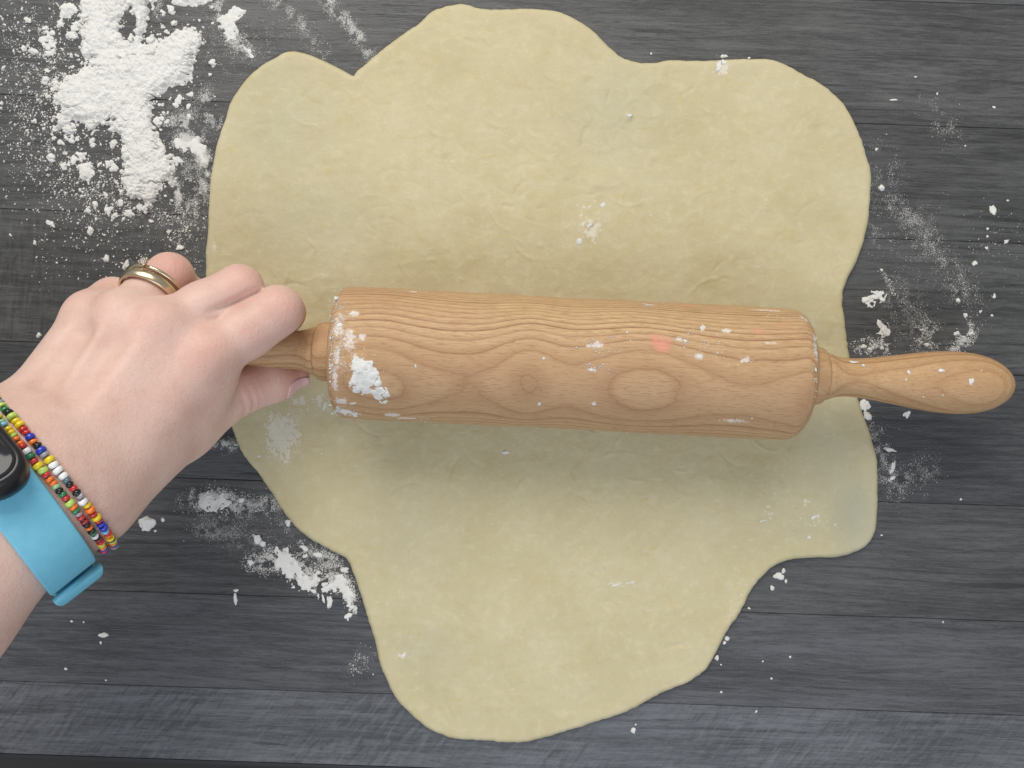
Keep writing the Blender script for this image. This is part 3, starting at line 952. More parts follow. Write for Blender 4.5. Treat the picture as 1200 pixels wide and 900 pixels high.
def nail(tip, prev, normal, length, width, r, back=0.3):
    ax = (tip - prev) / np.linalg.norm(tip - prev)
    nr = np.asarray(normal, float); nr = nr - ax * (nr @ ax); nr /= np.linalg.norm(nr)
    sd = np.cross(ax, nr)
    nu, nv = 19, 19
    outer = []
    top_v, bot_v = [], []
    for i in range(nu):
        for j in range(nv):
            u = i / (nu - 1) * 2 - 1; v = j / (nv - 1) * 2 - 1
            # square to superellipse
            uu = u * math.sqrt(1 - 0.34 * v * v); vv = v * math.sqrt(1 - 0.30 * u * u)
            a = vv * width / 2 / r
            base = tip + ax * (uu * length / 2 - length * back + 1.2)
            bend = -0.035 * (uu * length / 2) ** 2
            # follow the skin
            p = base + (nr * math.cos(a) + sd * math.sin(a)) * r
            for _ in range(4):
                p = p - grad(p[None])[0] * np.clip(sample(hand, p[None])[0] - 0.35, -1.5, 1.5) if uu < 0.62 else p + 0
            if uu >= 0.62:
                q = tip + ax * (0.62 * length / 2 - length * back + 1.2) + (nr * math.cos(a) + sd * math.sin(a)) * r
                for _ in range(4): q = q - grad(q[None])[0] * np.clip(sample(hand, q[None])[0] - 0.35, -1.5, 1.5)
                p = q + ax * ((uu - 0.62) * length / 2) - nr * 0.25 * (uu - .62)
            top_v.append(p); bot_v.append(p - (nr * math.cos(a) + sd * math.sin(a)) * 0.7)
    v = np.array(top_v + bot_v)
    f = grid_faces(nu, nv)
    n_ = nu * nv
    rim = [i * nv for i in range(nu)] + [(nu - 1) * nv + j for j in range(1, nv)] + [i * nv + nv - 1 for i in range(nu - 2, -1, -1)] + [j for j in range(nv - 2, 0, -1)]
    side = [(rim[k], rim[(k + 1) % len(rim)], rim[(k + 1) % len(rim)] + n_, rim[k] + n_) for k in range(len(rim))]
    f = np.vstack([f, f[:, ::-1] + n_, np.array(side)])
    me = mesh_np("fingernail", v * 0.001, f)
    bm = bmesh.new(); bm.from_mesh(me); bmesh.ops.recalc_face_normals(bm, faces=bm.faces); bm.to_mesh(me); bm.free()
    link("fingernail", me, M_nail, person)


nail(J['tt'], J['ti'], (0.10, -0.86, 0.50), 13.0, 10.0, 6.4)
for f, nrm in (('2', (0.2, 0.3, -0.9)), ('3', (0.1, 0.35, -0.9)), ('4', (0.1, 0.4, -0.9)), ('5', (0.0, 0.4, -0.9))):
    outw = np.cross(J['t' + f] - J['d' + f], np.cross(J['i' + f] - J['m' + f], J['d' + f] - J['i' + f]))
    # the nail lies on the outer side of the curl
    c = (J['m' + f] + J['t' + f]) / 2
    if outw @ (J['d' + f] - c) < 0: outw = -outw
    nail(J['t' + f], J['d' + f], outw, 9.0, 8.0, fr[f][3])

# ------------------------------------------------------------------ rings, bead bracelets and watch worn on the arm
from mathutils.bvhtree import BVHTree
HB = BVHTree.FromPolygons([Vector(v) for v in HV], [tuple(f) for f in HF.tolist()])


def seen(px, py):
    """point (mm) of the skin seen at photo pixel px, py"""
    o = Vector((0, 0, 380.0)); d = (Vector(P(px, py, 0)) - o).normalized()
    hit = HB.ray_cast(o, d)
    return np.array(hit[0]) if hit[0] is not None else None


def section(c, n, ref, count, inner=2.0, limit=60.0):
    """radii of the skin round centre c in the plane with normal n, angle 0 towards ref, growing towards n x ref"""
    n = n / np.linalg.norm(n)
    u = ref - n * (ref @ n); u /= np.linalg.norm(u)
    w = np.cross(n, u)
    out = []
    for a in np.linspace(0, 2 * math.pi, count, endpoint=False):
        d = u * math.cos(a) + w * math.sin(a)
        t = inner
        for _ in range(90):
            f = float(sample(hand, (c + d * t)[None])[0])
            t += max(f * -0.8, 0.0) + 0.0 if f < 0 else 0
            if f > -0.02: break
            t += 0.05
            if t > limit: break
        out.append(t)
    return u, w, np.array(out)


def circ_smooth(r, k):
    for _ in range(k):
        r = (np.roll(r, 1) + 2 * r + np.roll(r, -1)) / 4
    return r


def sweep_closed(name, centre_pts, frames, section_pts):
    """sweep a closed section along a closed path; frames = (radial, axial) unit vectors per point"""
    ns = len(section_pts)
    v = []
    for p, (rd, ax) in zip(centre_pts, frames):
        for (a, b) in section_pts:
            v.append(p + rd * a + ax * b)
    return mesh_np(name, np.array(v) * 0.001, grid_faces(len(centre_pts), ns, True, True))


def rrect(w, t, r, seg=4):
    """rounded rectangle: t across the radius (0..t), w along the axis"""
    out = []
    for cx, cy, a0 in ((t - r, w / 2 - r, 0), (r, w / 2 - r, 90), (r, -w / 2 + r, 180), (t - r, -w / 2 + r, 270)):
        for i in range(seg + 1):
            a = math.radians(a0 + 90 * i / seg)
            out.append((cx + r * math.cos(a), cy + r * math.sin(a)))
    return out


def fix_normals(me):
    bm = bmesh.new(); bm.from_mesh(me); bmesh.ops.recalc_face_normals(bm, faces=bm.faces); bm.to_mesh(me); bm.free()


# ---- gold rings on the ring finger
mg = N("gold")
gn = mg.noise(mg.coord('Object'), 900, 3, 0.6)
mg.put(mg.b.inputs['Normal'], mg.bump(gn, 0.06, 0.0003))
M_gold = mg.set(Base_Color=(0.70, 0.585, 0.40, 1), Metallic=1.0, Roughness=mg.math('ADD', 0.20, mg.math('MULTIPLY', gn, 0.14)))
M_gem = plain("gem", (0.95, 0.95, 0.97), 0.03, 0.0, 0.8, Transmission_Weight=0.75, IOR=2.2)
axr = J['i4'] - J['m4']; axr = axr / np.linalg.norm(axr)
axr = axr + np.array([-0.16, 0.10, 0.02]); axr /= np.linalg.norm(axr)


def ring_mesh(name, c, n, sect, extra, count=96):
    u, w, r = section(c, n, np.array([0.0, 0.3, 1.0]), count)
    r = np.minimum(circ_smooth(r, 6), 12.0)
    rm = np.median(r)
    r = 0.55 * r + 0.45 * max(rm, r.mean())
    r = circ_smooth(r, 10) + extra
    pts, fr_ = [], []
    for k, a in enumerate(np.linspace(0, 2 * math.pi, count, endpoint=False)):
        d = u * math.cos(a) + w * math.sin(a)
        pts.append(c + d * r[k]); fr_.append((d, n))
    return sweep_closed(name, pts, fr_, sect), pts, fr_


rc = P(173, 340, 55.5)
dsec = [(x_ * 0.92, y_ * 0.84) for x_, y_ in [(0, -2.5), (0.6, -2.55), (1.05, -1.9), (1.35, -0.8), (1.42, 0.0), (1.35, 0.8), (1.05, 1.9), (0.6, 2.55), (0, 2.5), (-0.35, 1.4), (-0.4, 0), (-0.35, -1.4)]]
me, _, _ = ring_mesh("band", rc, axr, dsec, 0.15); fix_normals(me)
tag(link("wedding_ring", me, M_gold), "plain wide gold band on the ring finger beside the knuckle", "ring")
tsec = [(0.75 + 0.85 * math.cos(a), 0.85 * math.sin(a)) for a in np.linspace(0, 2 * math.pi, 12, endpoint=False)]
c2 = rc + axr * 3.9
me, pts2, fr2 = ring_mesh("band", c2, axr, tsec, 0.2); fix_normals(me)
def pix(p):
    s = 950.0 / (380.0 - p[2]); return np.array([600 + p[0] * s, 450 - p[1] * s])
kbest = min(range(len(pts2)), key=lambda k: np.linalg.norm(pix(pts2[k]) - np.array([171, 316])) + (0 if fr2[k][0][2] > -0.2 else 100))
eng = empty("engagement_ring", tuple(pts2[kbest] * 0.001), "thin gold ring with a small raised stone, nearer the fingertip than the wide band", "ring")
eo = pts2[kbest]


def child_mesh(name, verts_mm, faces, mat, parent, origin, smooth=True):
    me = bpy.data.meshes.new(name)
    me.from_pydata(((np.asarray(verts_mm) - origin) * 0.001).tolist(), [], [tuple(int(i) for i in f) for f in faces])
    fix_normals(me)
    return link(name, me, mat, parent, smooth)


bv_ = np.array([v.co[:] for v in me.vertices]) * 1000
child_mesh("band", bv_, [tuple(p.vertices) for p in me.polygons], M_gold, eng, eo)
bpy.data.meshes.remove(me)
rd, axn = fr2[kbest]
tg = np.cross(axn, rd)


def tube_pts(path, rads, seg=10):
    path = [np.asarray(p, float) for p in path]
    v = []; f = []
    for i, p in enumerate(path):
        d = path[min(i + 1, len(path) - 1)] - path[max(i - 1, 0)]; d /= np.linalg.norm(d)
        a = np.cross(d, [0.31, 0.77, 0.2]); a /= np.linalg.norm(a); b = np.cross(d, a)
        for k in range(seg):
            t = 2 * math.pi * k / seg
            v.append(p + (a * math.cos(t) + b * math.sin(t)) * rads[i])
    for i in range(len(path) - 1):
        for k in range(seg):
            f.append((i * seg + k, i * seg + (k + 1) % seg, (i + 1) * seg + (k + 1) % seg, (i + 1) * seg + k))
    f.append(tuple(range(seg))[::-1]); f.append(tuple((len(path) - 1) * seg + k for k in range(seg)))
    return v, f


base = eo + rd * 1.2
V_, F_ = tube_pts([base - rd * 0.3, base + rd * 0.6, base + rd * 1.4, base + rd * 2.2], [1.0, 0.75, 1.05, 1.5])
child_mesh("setting", V_, F_, M_gold, eng, eo)
for k in range(4):
    a = math.pi / 4 + k * math.pi / 2
    d = axn * math.cos(a) + tg * math.sin(a)
    V_, F_ = tube_pts([base + rd * 1.2 + d * 0.9, base + rd * 2.6 + d * 1.65, base + rd * 3.4 + d * 1.75, base + rd * 3.7 + d * 1.35], [0.34, 0.34, 0.34, 0.28], 8)
    child_mesh("prong", V_, F_, M_gold, eng, eo)
gv, gf = [], []
for (rr_, hh) in ((0.02, 1.4), (1.62, 2.75), (1.65, 2.9), (1.0, 3.55), (0.01, 3.56)):
    for k in range(12):
        a = 2 * math.pi * k / 12
        gv.append(base + rd * hh + (axn * math.cos(a) + tg * math.sin(a)) * rr_)
for i in range(4):
    for k in range(12):
        gf.append((i * 12 + k, i * 12 + (k + 1) % 12, (i + 1) * 12 + (k + 1) % 12, (i + 1) * 12 + k))
child_mesh("gemstone", gv, gf, M_gem, eng, eo, smooth=False)

# ---- bead bracelets: two strands
AX = (F1 + F2) / 2 - (W1 + W2) / 2; AX /= np.linalg.norm(AX)          # along the forearm, away from the hand
AXI = (W1 + W2) / 2; DORS = np.array([0.1, 0.0, 1.0])
BCOL = {'y': (0.85, 0.62, 0.02), 'l': (0.50, 0.68, 0.14), 'r': (0.58, 0.035, 0.035), 'b': (0.03, 0.05, 0.46), 'o': (0.88, 0.20, 0.02), 'k': (0.012, 0.012, 0.014),
        's': (0.55, 0.56, 0.60), 'w': (0.85, 0.84, 0.84), 'g': (0.03, 0.22, 0.09), 't': (0.16, 0.30, 0.34), 'p': (0.62, 0.50, 0.56), 'c': (0.22, 0.55, 0.80), 'm': (0.30, 0.58, 0.30), 'd': (0.30, 0.03, 0.04)}
BM = {}
for k_, c_ in BCOL.items():
    mm = N("bead_glass_" + {'y': 'yellow', 'l': 'lime', 'r': 'red', 'b': 'blue', 'o': 'orange', 'k': 'black', 's': 'clear', 'w': 'white', 'g': 'green', 't': 'teal', 'p': 'pink', 'c': 'sky', 'm': 'mint', 'd': 'dark_red'}[k_])
    if k_ in 'spt':
        mm.b.inputs['Transmission Weight'].default_value = 0.45
    mm.b.inputs['Coat Weight'].default_value = 0.35
    mm.b.inputs['Coat Roughness'].default_value = 0.08
    BM[k_] = mm.set(Base_Color=(*c_, 1), Roughness=0.22)


def bead_mesh(length, r, hole=0.5):
    pr = []
    for i in range(9):
        a = math.pi * i / 8
        pr.append((-length / 2 * math.cos(a) * (0.96 if 0 < i < 8 else 0.9), hole + (r - hole) * math.sin(a) ** 0.62 if 0 < i < 8 else hole))
    return lathe("bead", pr + [(pr[0][0], pr[0][1])], 14)


def bracelet(name, label, through, normal, seq, sizes, stand):
    n = normal / np.linalg.norm(normal)
    p0 = seen(*through)
    c = AXI + n * ((p0 - AXI) @ n)
    cnt = 240
    u, w, r = section(c, n, DORS, cnt, 4.0)
    r = circ_smooth(r, 5) + stand
    A = np.linspace(0, 2 * math.pi, cnt, endpoint=False)
    pts = np.array([c + (u * math.cos(a) + w * math.sin(a)) * r[k] for k, a in enumerate(A)])
    # start where the strand leaves the frame on the far side and walk over the back of the wrist
    k0 = min(range(cnt), key=lambda k: np.linalg.norm(pix(pts[k]) - np.array([-4, through[1] - (through[0] + 4) * 0.9])) + (0 if (pts[k] - c)[2] > 0 else 1e3))
    kr = min(range(cnt), key=lambda k: np.linalg.norm(pix(pts[k]) - np.array(through)) + (0 if (pts[k] - c)[2] > 0 else 1e3))
    step = 1 if ((kr - k0) % cnt) < cnt / 2 else -1
    order_ = [(k0 + step * i) % cnt for i in range(cnt)] + [k0]
    path = pts[order_]
    seg = np.linalg.norm(np.diff(path, axis=0), axis=1)
    S = np.concatenate([[0], np.cumsum(seg)])
    root = empty(name, tuple(c * 0.001), label, "bracelet", "bead bracelets round the wrist")
    s = 0.0; i = 0
    rb2 = np.random.default_rng(len(seq))
    protos = {}
    while s < S[-1] - 1.2:
        ch = seq[i] if i < len(seq) else rb2.choice(list('ylrbokswgopmcd'))
        size = ('L' if ch.isupper() else 'S'); ch = ch.lower()
        L, R = (2.55, 1.95) if size == 'L' else (1.85, 1.62)
        L *= sizes; R *= sizes
        L *= rb2.uniform(0.93, 1.07)
        q = s + L / 2
        pp = np.array([np.interp(q, S, path[:, k]) for k in range(3)])
        pa = np.array([np.interp(q - 0.6, S, path[:, k]) for k in range(3)]); pb = np.array([np.interp(q + 0.6, S, path[:, k]) for k in range(3)])
        d = Vector(pb - pa).normalized()
        jit = Vector(rb2.normal(0, 0.10, 3)); d = (d + jit).normalized()
        key = (size, ch)
        if key not in protos:
            protos[key] = bead_mesh(L, R)
            protos[key].materials.clear(); protos[key].materials.append(BM[ch])
            protos[key].polygons.foreach_set("use_smooth", np.ones(len(protos[key].polygons), dtype=bool))
        o = bpy.data.objects.new("bead", protos[key]); COL.objects.link(o); o.parent = root
        o.location = tuple((pp - c) * 0.001 + n * 0.0 + rb2.normal(0, 0.00012, 3))
        o.rotation_mode = 'QUATERNION'
        sc = rb2.uniform(0.93, 1.08)
        o.scale = (1, sc, sc)
        o.rotation_quaternion = d.to_track_quat('X', 'Z')
        s += L * 1.0 + 0.06; i += 1
    v, f = tube_pts(list(path[:-1:2]) , [0.4] * len(path[:-1:2]), 6)
    child_mesh("thread", v, f, M_thread, root, c)
    return root


M_thread = plain("thread", (0.25, 0.24, 0.23), 0.6)
SEQ1 = "kLyYrrBokBsYWWWtkrksWyOrYrbBcroykl"
SEQ2 = "yyloorWgrYLroomkgrLogprdkokgwkdrylobr"
BN1 = AX + np.array([-0.02, 0.09, 0.0]); BN2 = AX + np.array([-0.02, 0.09, 0.0]); SX = AX + np.array([-0.03, 0.13, 0.02]); SX /= np.linalg.norm(SX)
bracelet("bead_bracelet", "string of mixed glass seed beads nearer the knuckles, blue bead beside clear and white ones", (84, 571), BN1, SEQ1, 0.87, 1.2)
bracelet("bead_bracelet", "string of mixed glass seed beads lying nearer the blue watch strap", (71, 577), BN2, SEQ2, 0.84, 1.15)

# ---- watch with light blue strap
WW = 17.6
ws = seen(46, 621)
cw = AXI + SX * ((ws - AXI) @ SX)
cnt = 180
rads = []
for o_ in (-8.0, -4.0, 0.0, 4.0, 8.0):
    u, w, r = section(cw + SX * o_, SX, DORS, cnt, 4.0)
    rads.append(circ_smooth(r, 4))
rads = np.array(rads)
A = np.linspace(0, 2 * math.pi, cnt, endpoint=False)
RB = circ_smooth(rads.mean(0) * 0.5 + rads.max(0) * 0.5, 8) + 0.7
cone = (rads[4] - rads[0]) / 16.0


def ang_of(px, py):
    best = min(range(cnt), key=lambda k: np.linalg.norm(pix(cw + (u * math.cos(A[k]) + w * math.sin(A[k])) * (RB[k] + 2)) - np.array([px, py])) + (0 if math.cos(A[k]) > -0.3 else 1e3))
    return A[best]


ms = N("blue_silicone")
sn = ms.noise(ms.coord('Object'), 300, 3, 0.6)
ms.put(ms.b.inputs['Normal'], ms.bump(ms.noise(ms.coord('Object'), 1600, 2, 0.6), 0.08, 0.0003))
M_strap = ms.set(Base_Color=ms.ramp(sn, [(0.3, (0.155, 0.475, 0.63)), (0.7, (0.185, 0.52, 0.675))]), Roughness=0.48)
M_black = plain("black_watch_case", (0.012, 0.012, 0.014), 0.28)
M_screen = plain("watch_glass", (0.022, 0.023, 0.026), 0.09, 0.0, 0.34)


def RBat(a):
    return np.interp(a % (2 * math.pi), np.append(A, 2 * math.pi), np.append(RB, RB[0]))


def strap_arc(a0, a1, lift, width, thick, taper_end, nseg=90, round_end=False):
    v, rows_ = [], 0
    for i in range(nseg + 1):
        t = i / nseg; a = a0 + (a1 - a0) * t
        d = u * math.cos(a) + w * math.sin(a)
        wd = width
        if round_end:
            e = (1 - t) * abs(a1 - a0) * RBat(a)
            if e < width / 2: wd = width * math.sqrt(max(1 - (1 - e / (width / 2)) ** 2, 0.004))
        lf = lift(t) if callable(lift) else lift
        if taper_end: wd -= 4.5 * max(0.0, (lf - 3.0) / 3.0) ** 2
        cn = np.interp(a % (2 * math.pi), A, cone)
        sec = rrect(max(wd, 1.7), thick, min(0.8, thick * .4), 4)
        for (x_, yy) in sec:
            v.append(cw + SX * yy + d * (RBat(a) + lf + x_ + cn * yy * 0.6))
    ns = len(sec)
    f = grid_faces(nseg + 1, ns, False, True).tolist()
    f.append(list(range(ns))[::-1]); f.append([nseg * ns + k for k in range(ns)])
    return v, f


a_case = ang_of(-38, 528)
# where the strap turns out of sight over the edge of the arm
a_edge = A[max(range(cnt), key=lambda k: pix(cw + (u * math.cos(A[k]) + w * math.sin(A[k])) * (RB[k] + 2)).sum())]
sg = 1 if ((a_edge - a_case + math.pi) % (2 * math.pi) - math.pi) > 0 else -1
a_edge = a_case + sg * (abs((a_edge - a_case + math.pi) % (2 * math.pi) - math.pi))
watch = empty("wrist_watch", tuple(cw * 0.001), "fitness watch with black pill shaped case on a light blue rubber strap", "watch")
# upper strap from the case over the radial side and underneath
v, f = strap_arc(a_case, a_edge + sg * 1.3, 0.0, WW, 1.9, False)
child_mesh("strap", v, f, M_strap, watch, cw)
# the other half comes round from below and lies over it, its tail tucked through
v, f = strap_arc(a_case - sg * 0.05, a_case - sg * (2 * math.pi - (a_edge - a_case) * sg - 0.95), 0.0, WW, 1.9, False, 120)
child_mesh("strap", v, f, M_strap, watch, cw)
v, f = strap_arc(a_edge + sg * 1.5, a_edge + sg * 0.03, lambda t: 2.2 + 3.4 * math.sin(math.pi * t ** 5.0) + 0.6 * t, WW * 1.06, 2.3, True, 60)
child_mesh("strap_tail", v, f, M_strap, watch, cw)
v, f = strap_arc(a_edge + sg * 1.25, a_edge + sg * 1.05, 4.6, WW * 1.1, 1.6, False, 14)
child_mesh("strap_keeper", v, f, M_strap, watch, cw)
# case: pill lying along the strap
ac = a_case
nd = u * math.cos(ac) + w * math.sin(ac)
td = (-u * math.sin(ac) + w * math.cos(ac)) * sg
pc = cw + nd * (RBat(ac) + 0.9)


def pill(L, Wd, n=64):
    out = []
    for k in range(n):
        a = 2 * math.pi * k / n
        x_ = math.copysign(abs(math.cos(a)) ** 0.9, math.cos(a)) * Wd / 2 + math.copysign((L - Wd) / 2, math.cos(a)) * (1 if abs(math.cos(a)) > 1e-6 else 0)
        y_ = math.copysign(abs(math.sin(a)) ** 0.85, math.sin(a)) * Wd / 2
        out.append((x_, y_))
    return out


def pill_body(L, Wd, layers):
    v, f = [], []
    n = 64
    for (hh, ins) in layers:
        for (x_, y_) in pill(L - 2 * ins, Wd - 2 * ins, n):
            v.append(pc + td * x_ + SX * y_ + nd * (hh - 0.0058 * x_ * x_))
    for i in range(len(layers) - 1):
        for k in range(n):
            f.append((i * n + k, i * n + (k + 1) % n, (i + 1) * n + (k + 1) % n, (i + 1) * n + k))
    f.append(tuple(range(n))[::-1]); f.append(tuple((len(layers) - 1) * n + k for k in range(n)))
    return v, f


v, f = pill_body(46, 18.5, [(0.0, 1.5), (1.0, 0.4), (3.0, 0.0), (6.5, 0.0), (7.8, 0.3), (8.5, 1.0), (8.7, 1.8)])
child_mesh("watch_case", v, f, M_black, watch, cw)
v, f = pill_body(42.2, 14.7, [(8.2, 0.0), (9.0, 0.1), (9.35, 0.5), (9.5, 1.2)])
child_mesh("watch_screen", v, f, M_screen, watch, cw)
v, f = pill_body(47.2, 19.7, [(-0.4, 2.2), (0.0, 1.4), (1.6, 0.9), (2.4, 1.2)])
child_mesh("case_holder", v, f, M_strap, watch, cw)

# ------------------------------------------------------------------ flour
mf = N("flour")
fc = mf.coord('Object')
f1 = mf.noise(fc, 260, 3, 0.6)
mf.put(mf.b.inputs['Normal'], mf.bump(mf.noise(fc, 2200, 3, 0.7), 0.35, 0.0004))
mf.b.inputs['Specular IOR Level'].default_value = 0.1
M_flour = mf.set(Base_Color=mf.ramp(f1, [(0.3, (0.66, 0.645, 0.61)), (0.7, (0.735, 0.725, 0.69))]), Roughness=0.95)

DBV = BVHTree.FromObject(dough, bpy.context.evaluated_depsgraph_get())


def on_table(px, py):
    p = P(px, py, 0.0)
    return p, np.array([0, 0, 1.0])


def on_dough(px, py):
    p = P(px, py, 3.6)
    h = DBV.ray_cast(Vector((p[0] * .001, p[1] * .001, 0.05)), Vector((0, 0, -1)))
    if h[0] is None: return P(px, py, 0), np.array([0, 0, 1.0])
    return np.array(h[0]) * 1000, np.array(h[1])


def on_pin(px, py):
    p = on_barrel(px, py)
    n = Vector((0, p.y, p.z)).normalized()
    q = PINM @ (p * 0.001)
    return np.array(q) * 1000, np.array(PINM.to_3x3() @ n)


class Flour:
    def __init__(self, name):
        self.name = name; self.V = []; self.F = []; self.n = 0

    def put(self, v, f):
        self.V.append(np.asarray(v, float)); self.F.append(np.asarray(f, int) + self.n); self.n += len(v)

    def build(self, label, cat="flour", parent=None, cut=None):
        tri = np.vstack(self.F)
        me = mesh_np(self.name, np.vstack(self.V) * 0.001, tri)
        o = link(self.name, me, M_flour, smooth=True)
        tag(o, label, cat, None, "stuff")
        return o


OCT = np.array([(1, 0, 0), (-1, 0, 0), (0, 1, 0), (0, -1, 0), (0, 0, 1), (0, 0, -0.5)], float)
OCF = np.array([(0, 2, 4), (2, 1, 4), (1, 3, 4), (3, 0, 4), (2, 0, 5), (1, 2, 5), (3, 1, 5), (0, 3, 5)])
bm = bmesh.new(); bmesh.ops.create_icosphere(bm, subdivisions=2, radius=1.0)
ICV = np.array([v.co[:] for v in bm.verts]); ICF = np.array([[v.index for v in f.verts] for f in bm.faces]); bm.free()
bm = bmesh.new(); bmesh.ops.create_icosphere(bm, subdivisions=3, radius=1.0)
ICV3 = np.array([v.co[:] for v in bm.verts]); ICF3 = np.array([[v.index for v in f.verts] for f in bm.faces]); bm.free()
fr_rng = np.random.default_rng(21)


def specks_table(fl, pts, sizes):
    """many tiny grains lying on the worktop, pts in photo pixels"""
    n = len(pts)
    if n == 0: return
    X_ = (pts[:, 0] - 600) * 0.4; Y_ = (450 - pts[:, 1]) * 0.4
    a = fr_rng.uniform(0, 6.28, n); el = fr_rng.uniform(0.6, 1.5, n); fz = fr_rng.uniform(0.5, 1.0, n)
    c, s = np.cos(a), np.sin(a)
    ox = OCT[None, :, 0] * el[:, None]; oy = OCT[None, :, 1] / el[:, None] ** 0.5
    v = np.stack([X_[:, None] + sizes[:, None] * (ox * c[:, None] - oy * s[:, None]),
                  Y_[:, None] + sizes[:, None] * (ox * s[:, None] + oy * c[:, None]),
                  0.02 + sizes[:, None] * (OCT[None, :, 2] * fz[:, None] + 0.2)], -1)
    f = OCF[None] + (np.arange(n) * 6)[:, None, None]
    fl.put(v.reshape(-1, 3), f.reshape(-1, 3))


def specks_on(fl, pts, sizes, mapping):
    for p, s in zip(pts, sizes):
        q, n = mapping(*p)
        r = Vector(n).to_track_quat('Z', 'X').to_matrix()
        r = np.array(r) @ np.array(Matrix.Rotation(fr_rng.uniform(0, 6.28), 3, 'Z'))
        v = (OCT * [s * fr_rng.uniform(.7, 1.5), s, s * 0.6]) @ r.T + q + n * s * 0.15
        fl.put(v, OCF)


def stroke(pts, sigma, n, clump=0.5, seed=0, ends=(1.0, 1.0)):
    """n points scattered round a polyline (photo pixels), clumped by noise"""
    p = np.array(pts, float)
    L = np.concatenate([[0], np.cumsum(np.hypot(*np.diff(p, axis=0).T))])
    out = []
    tot = 0
    while tot < n:
        m_ = n * 3
        t = fr_rng.uniform(0, 1, m_)
        wt = ends[0] + (ends[1] - ends[0]) * t
        s = t * L[-1]
        q = np.stack([np.interp(s, L, p[:, 0]), np.interp(s, L, p[:, 1])], -1) + fr_rng.normal(0, 1, (m_, 2)) * np.asarray(sigma)
        nz = fbm(q[:, 0] / 7 + seed * 13.1, q[:, 1] / 7 + seed * 7.7, 90 + seed, 4)
        keep = fr_rng.uniform(0, 1, m_) < wt * np.clip((nz - clump * 0.75) / max(1 - clump * 0.75, .05) * 2.2, 0, 1)
        out.append(q[keep]); tot += keep.sum()
        if keep.sum() == 0: break
    return np.vstack(out)[:n]


def lognorm(n, med, sg_, lo, hi):
    return np.clip(np.exp(fr_rng.normal(math.log(med), sg_, n)), lo, hi)


def chunk(fl, px, py, rx, ry, mapping=on_table, rot=None, h=0.6, ang=0.0):
    """a crumb of packed flour, rx x ry photo pixels"""
    q, n = mapping(px, py)
    sc = (380 - q[2]) / 950
    big = max(rx, ry) > 2.2
    v, F_ = (ICV3.copy(), ICF3) if big else (ICV.copy(), ICF)
    sd = int(fr_rng.integers(1e6)); o1 = sd % 97; o2 = sd % 31
    k = 0.25 + 1.5 * fbm(v[:, 0] * 1.5 + v[:, 2] * 0.8 + o1, v[:, 1] * 1.5 - v[:, 2] * 0.9 + o2, sd % 1000, 2)
    k = k + 0.75 * (fbm(v[:, 0] * 4.5 + v[:, 2] * 2 + o2, v[:, 1] * 4.5 - v[:, 2] * 2 + o1, sd % 999, 3) - 0.5)
    v = v * k[:, None] * np.array([rx * sc, ry * sc, min(rx, ry) * sc * h])
    v[:, 2] = np.where(v[:, 2] < 0, v[:, 2] * 0.25, v[:, 2] * 0.8)
    a = ang if rot is None else rot
    R_ = np.array(Matrix.Rotation(a, 3, 'Z'))
    T_ = np.array(Vector(n).to_track_quat('Z', 'Y').to_matrix())
    if abs(n[2]) > 0.999: T_ = np.eye(3)
    fl.put((v @ R_.T) @ T_.T + q + n * 0.05, F_)


def inpoly(X_, Y_, poly):
    c = np.zeros(X_.shape, bool); n = len(poly)
    dmin = np.full(X_.shape, 1e9)
    for i in range(n):
        x1, y1 = poly[i]; x2, y2 = poly[(i + 1) % n]
        if y1 != y2:
            cond = (Y_ < y1) != (Y_ < y2)
            c ^= cond & (X_ < (x2 - x1) * (Y_ - y1) / (y2 - y1) + x1)
        ex, ey = x2 - x1, y2 - y1
        w_ = np.clip(((X_ - x1) * ex + (Y_ - y1) * ey) / (ex * ex + ey * ey + 1e-9), 0, 1)
        dmin = np.minimum(dmin, np.hypot(X_ - x1 - w_ * ex, Y_ - y1 - w_ * ey))
    return np.where(c, dmin, -dmin)


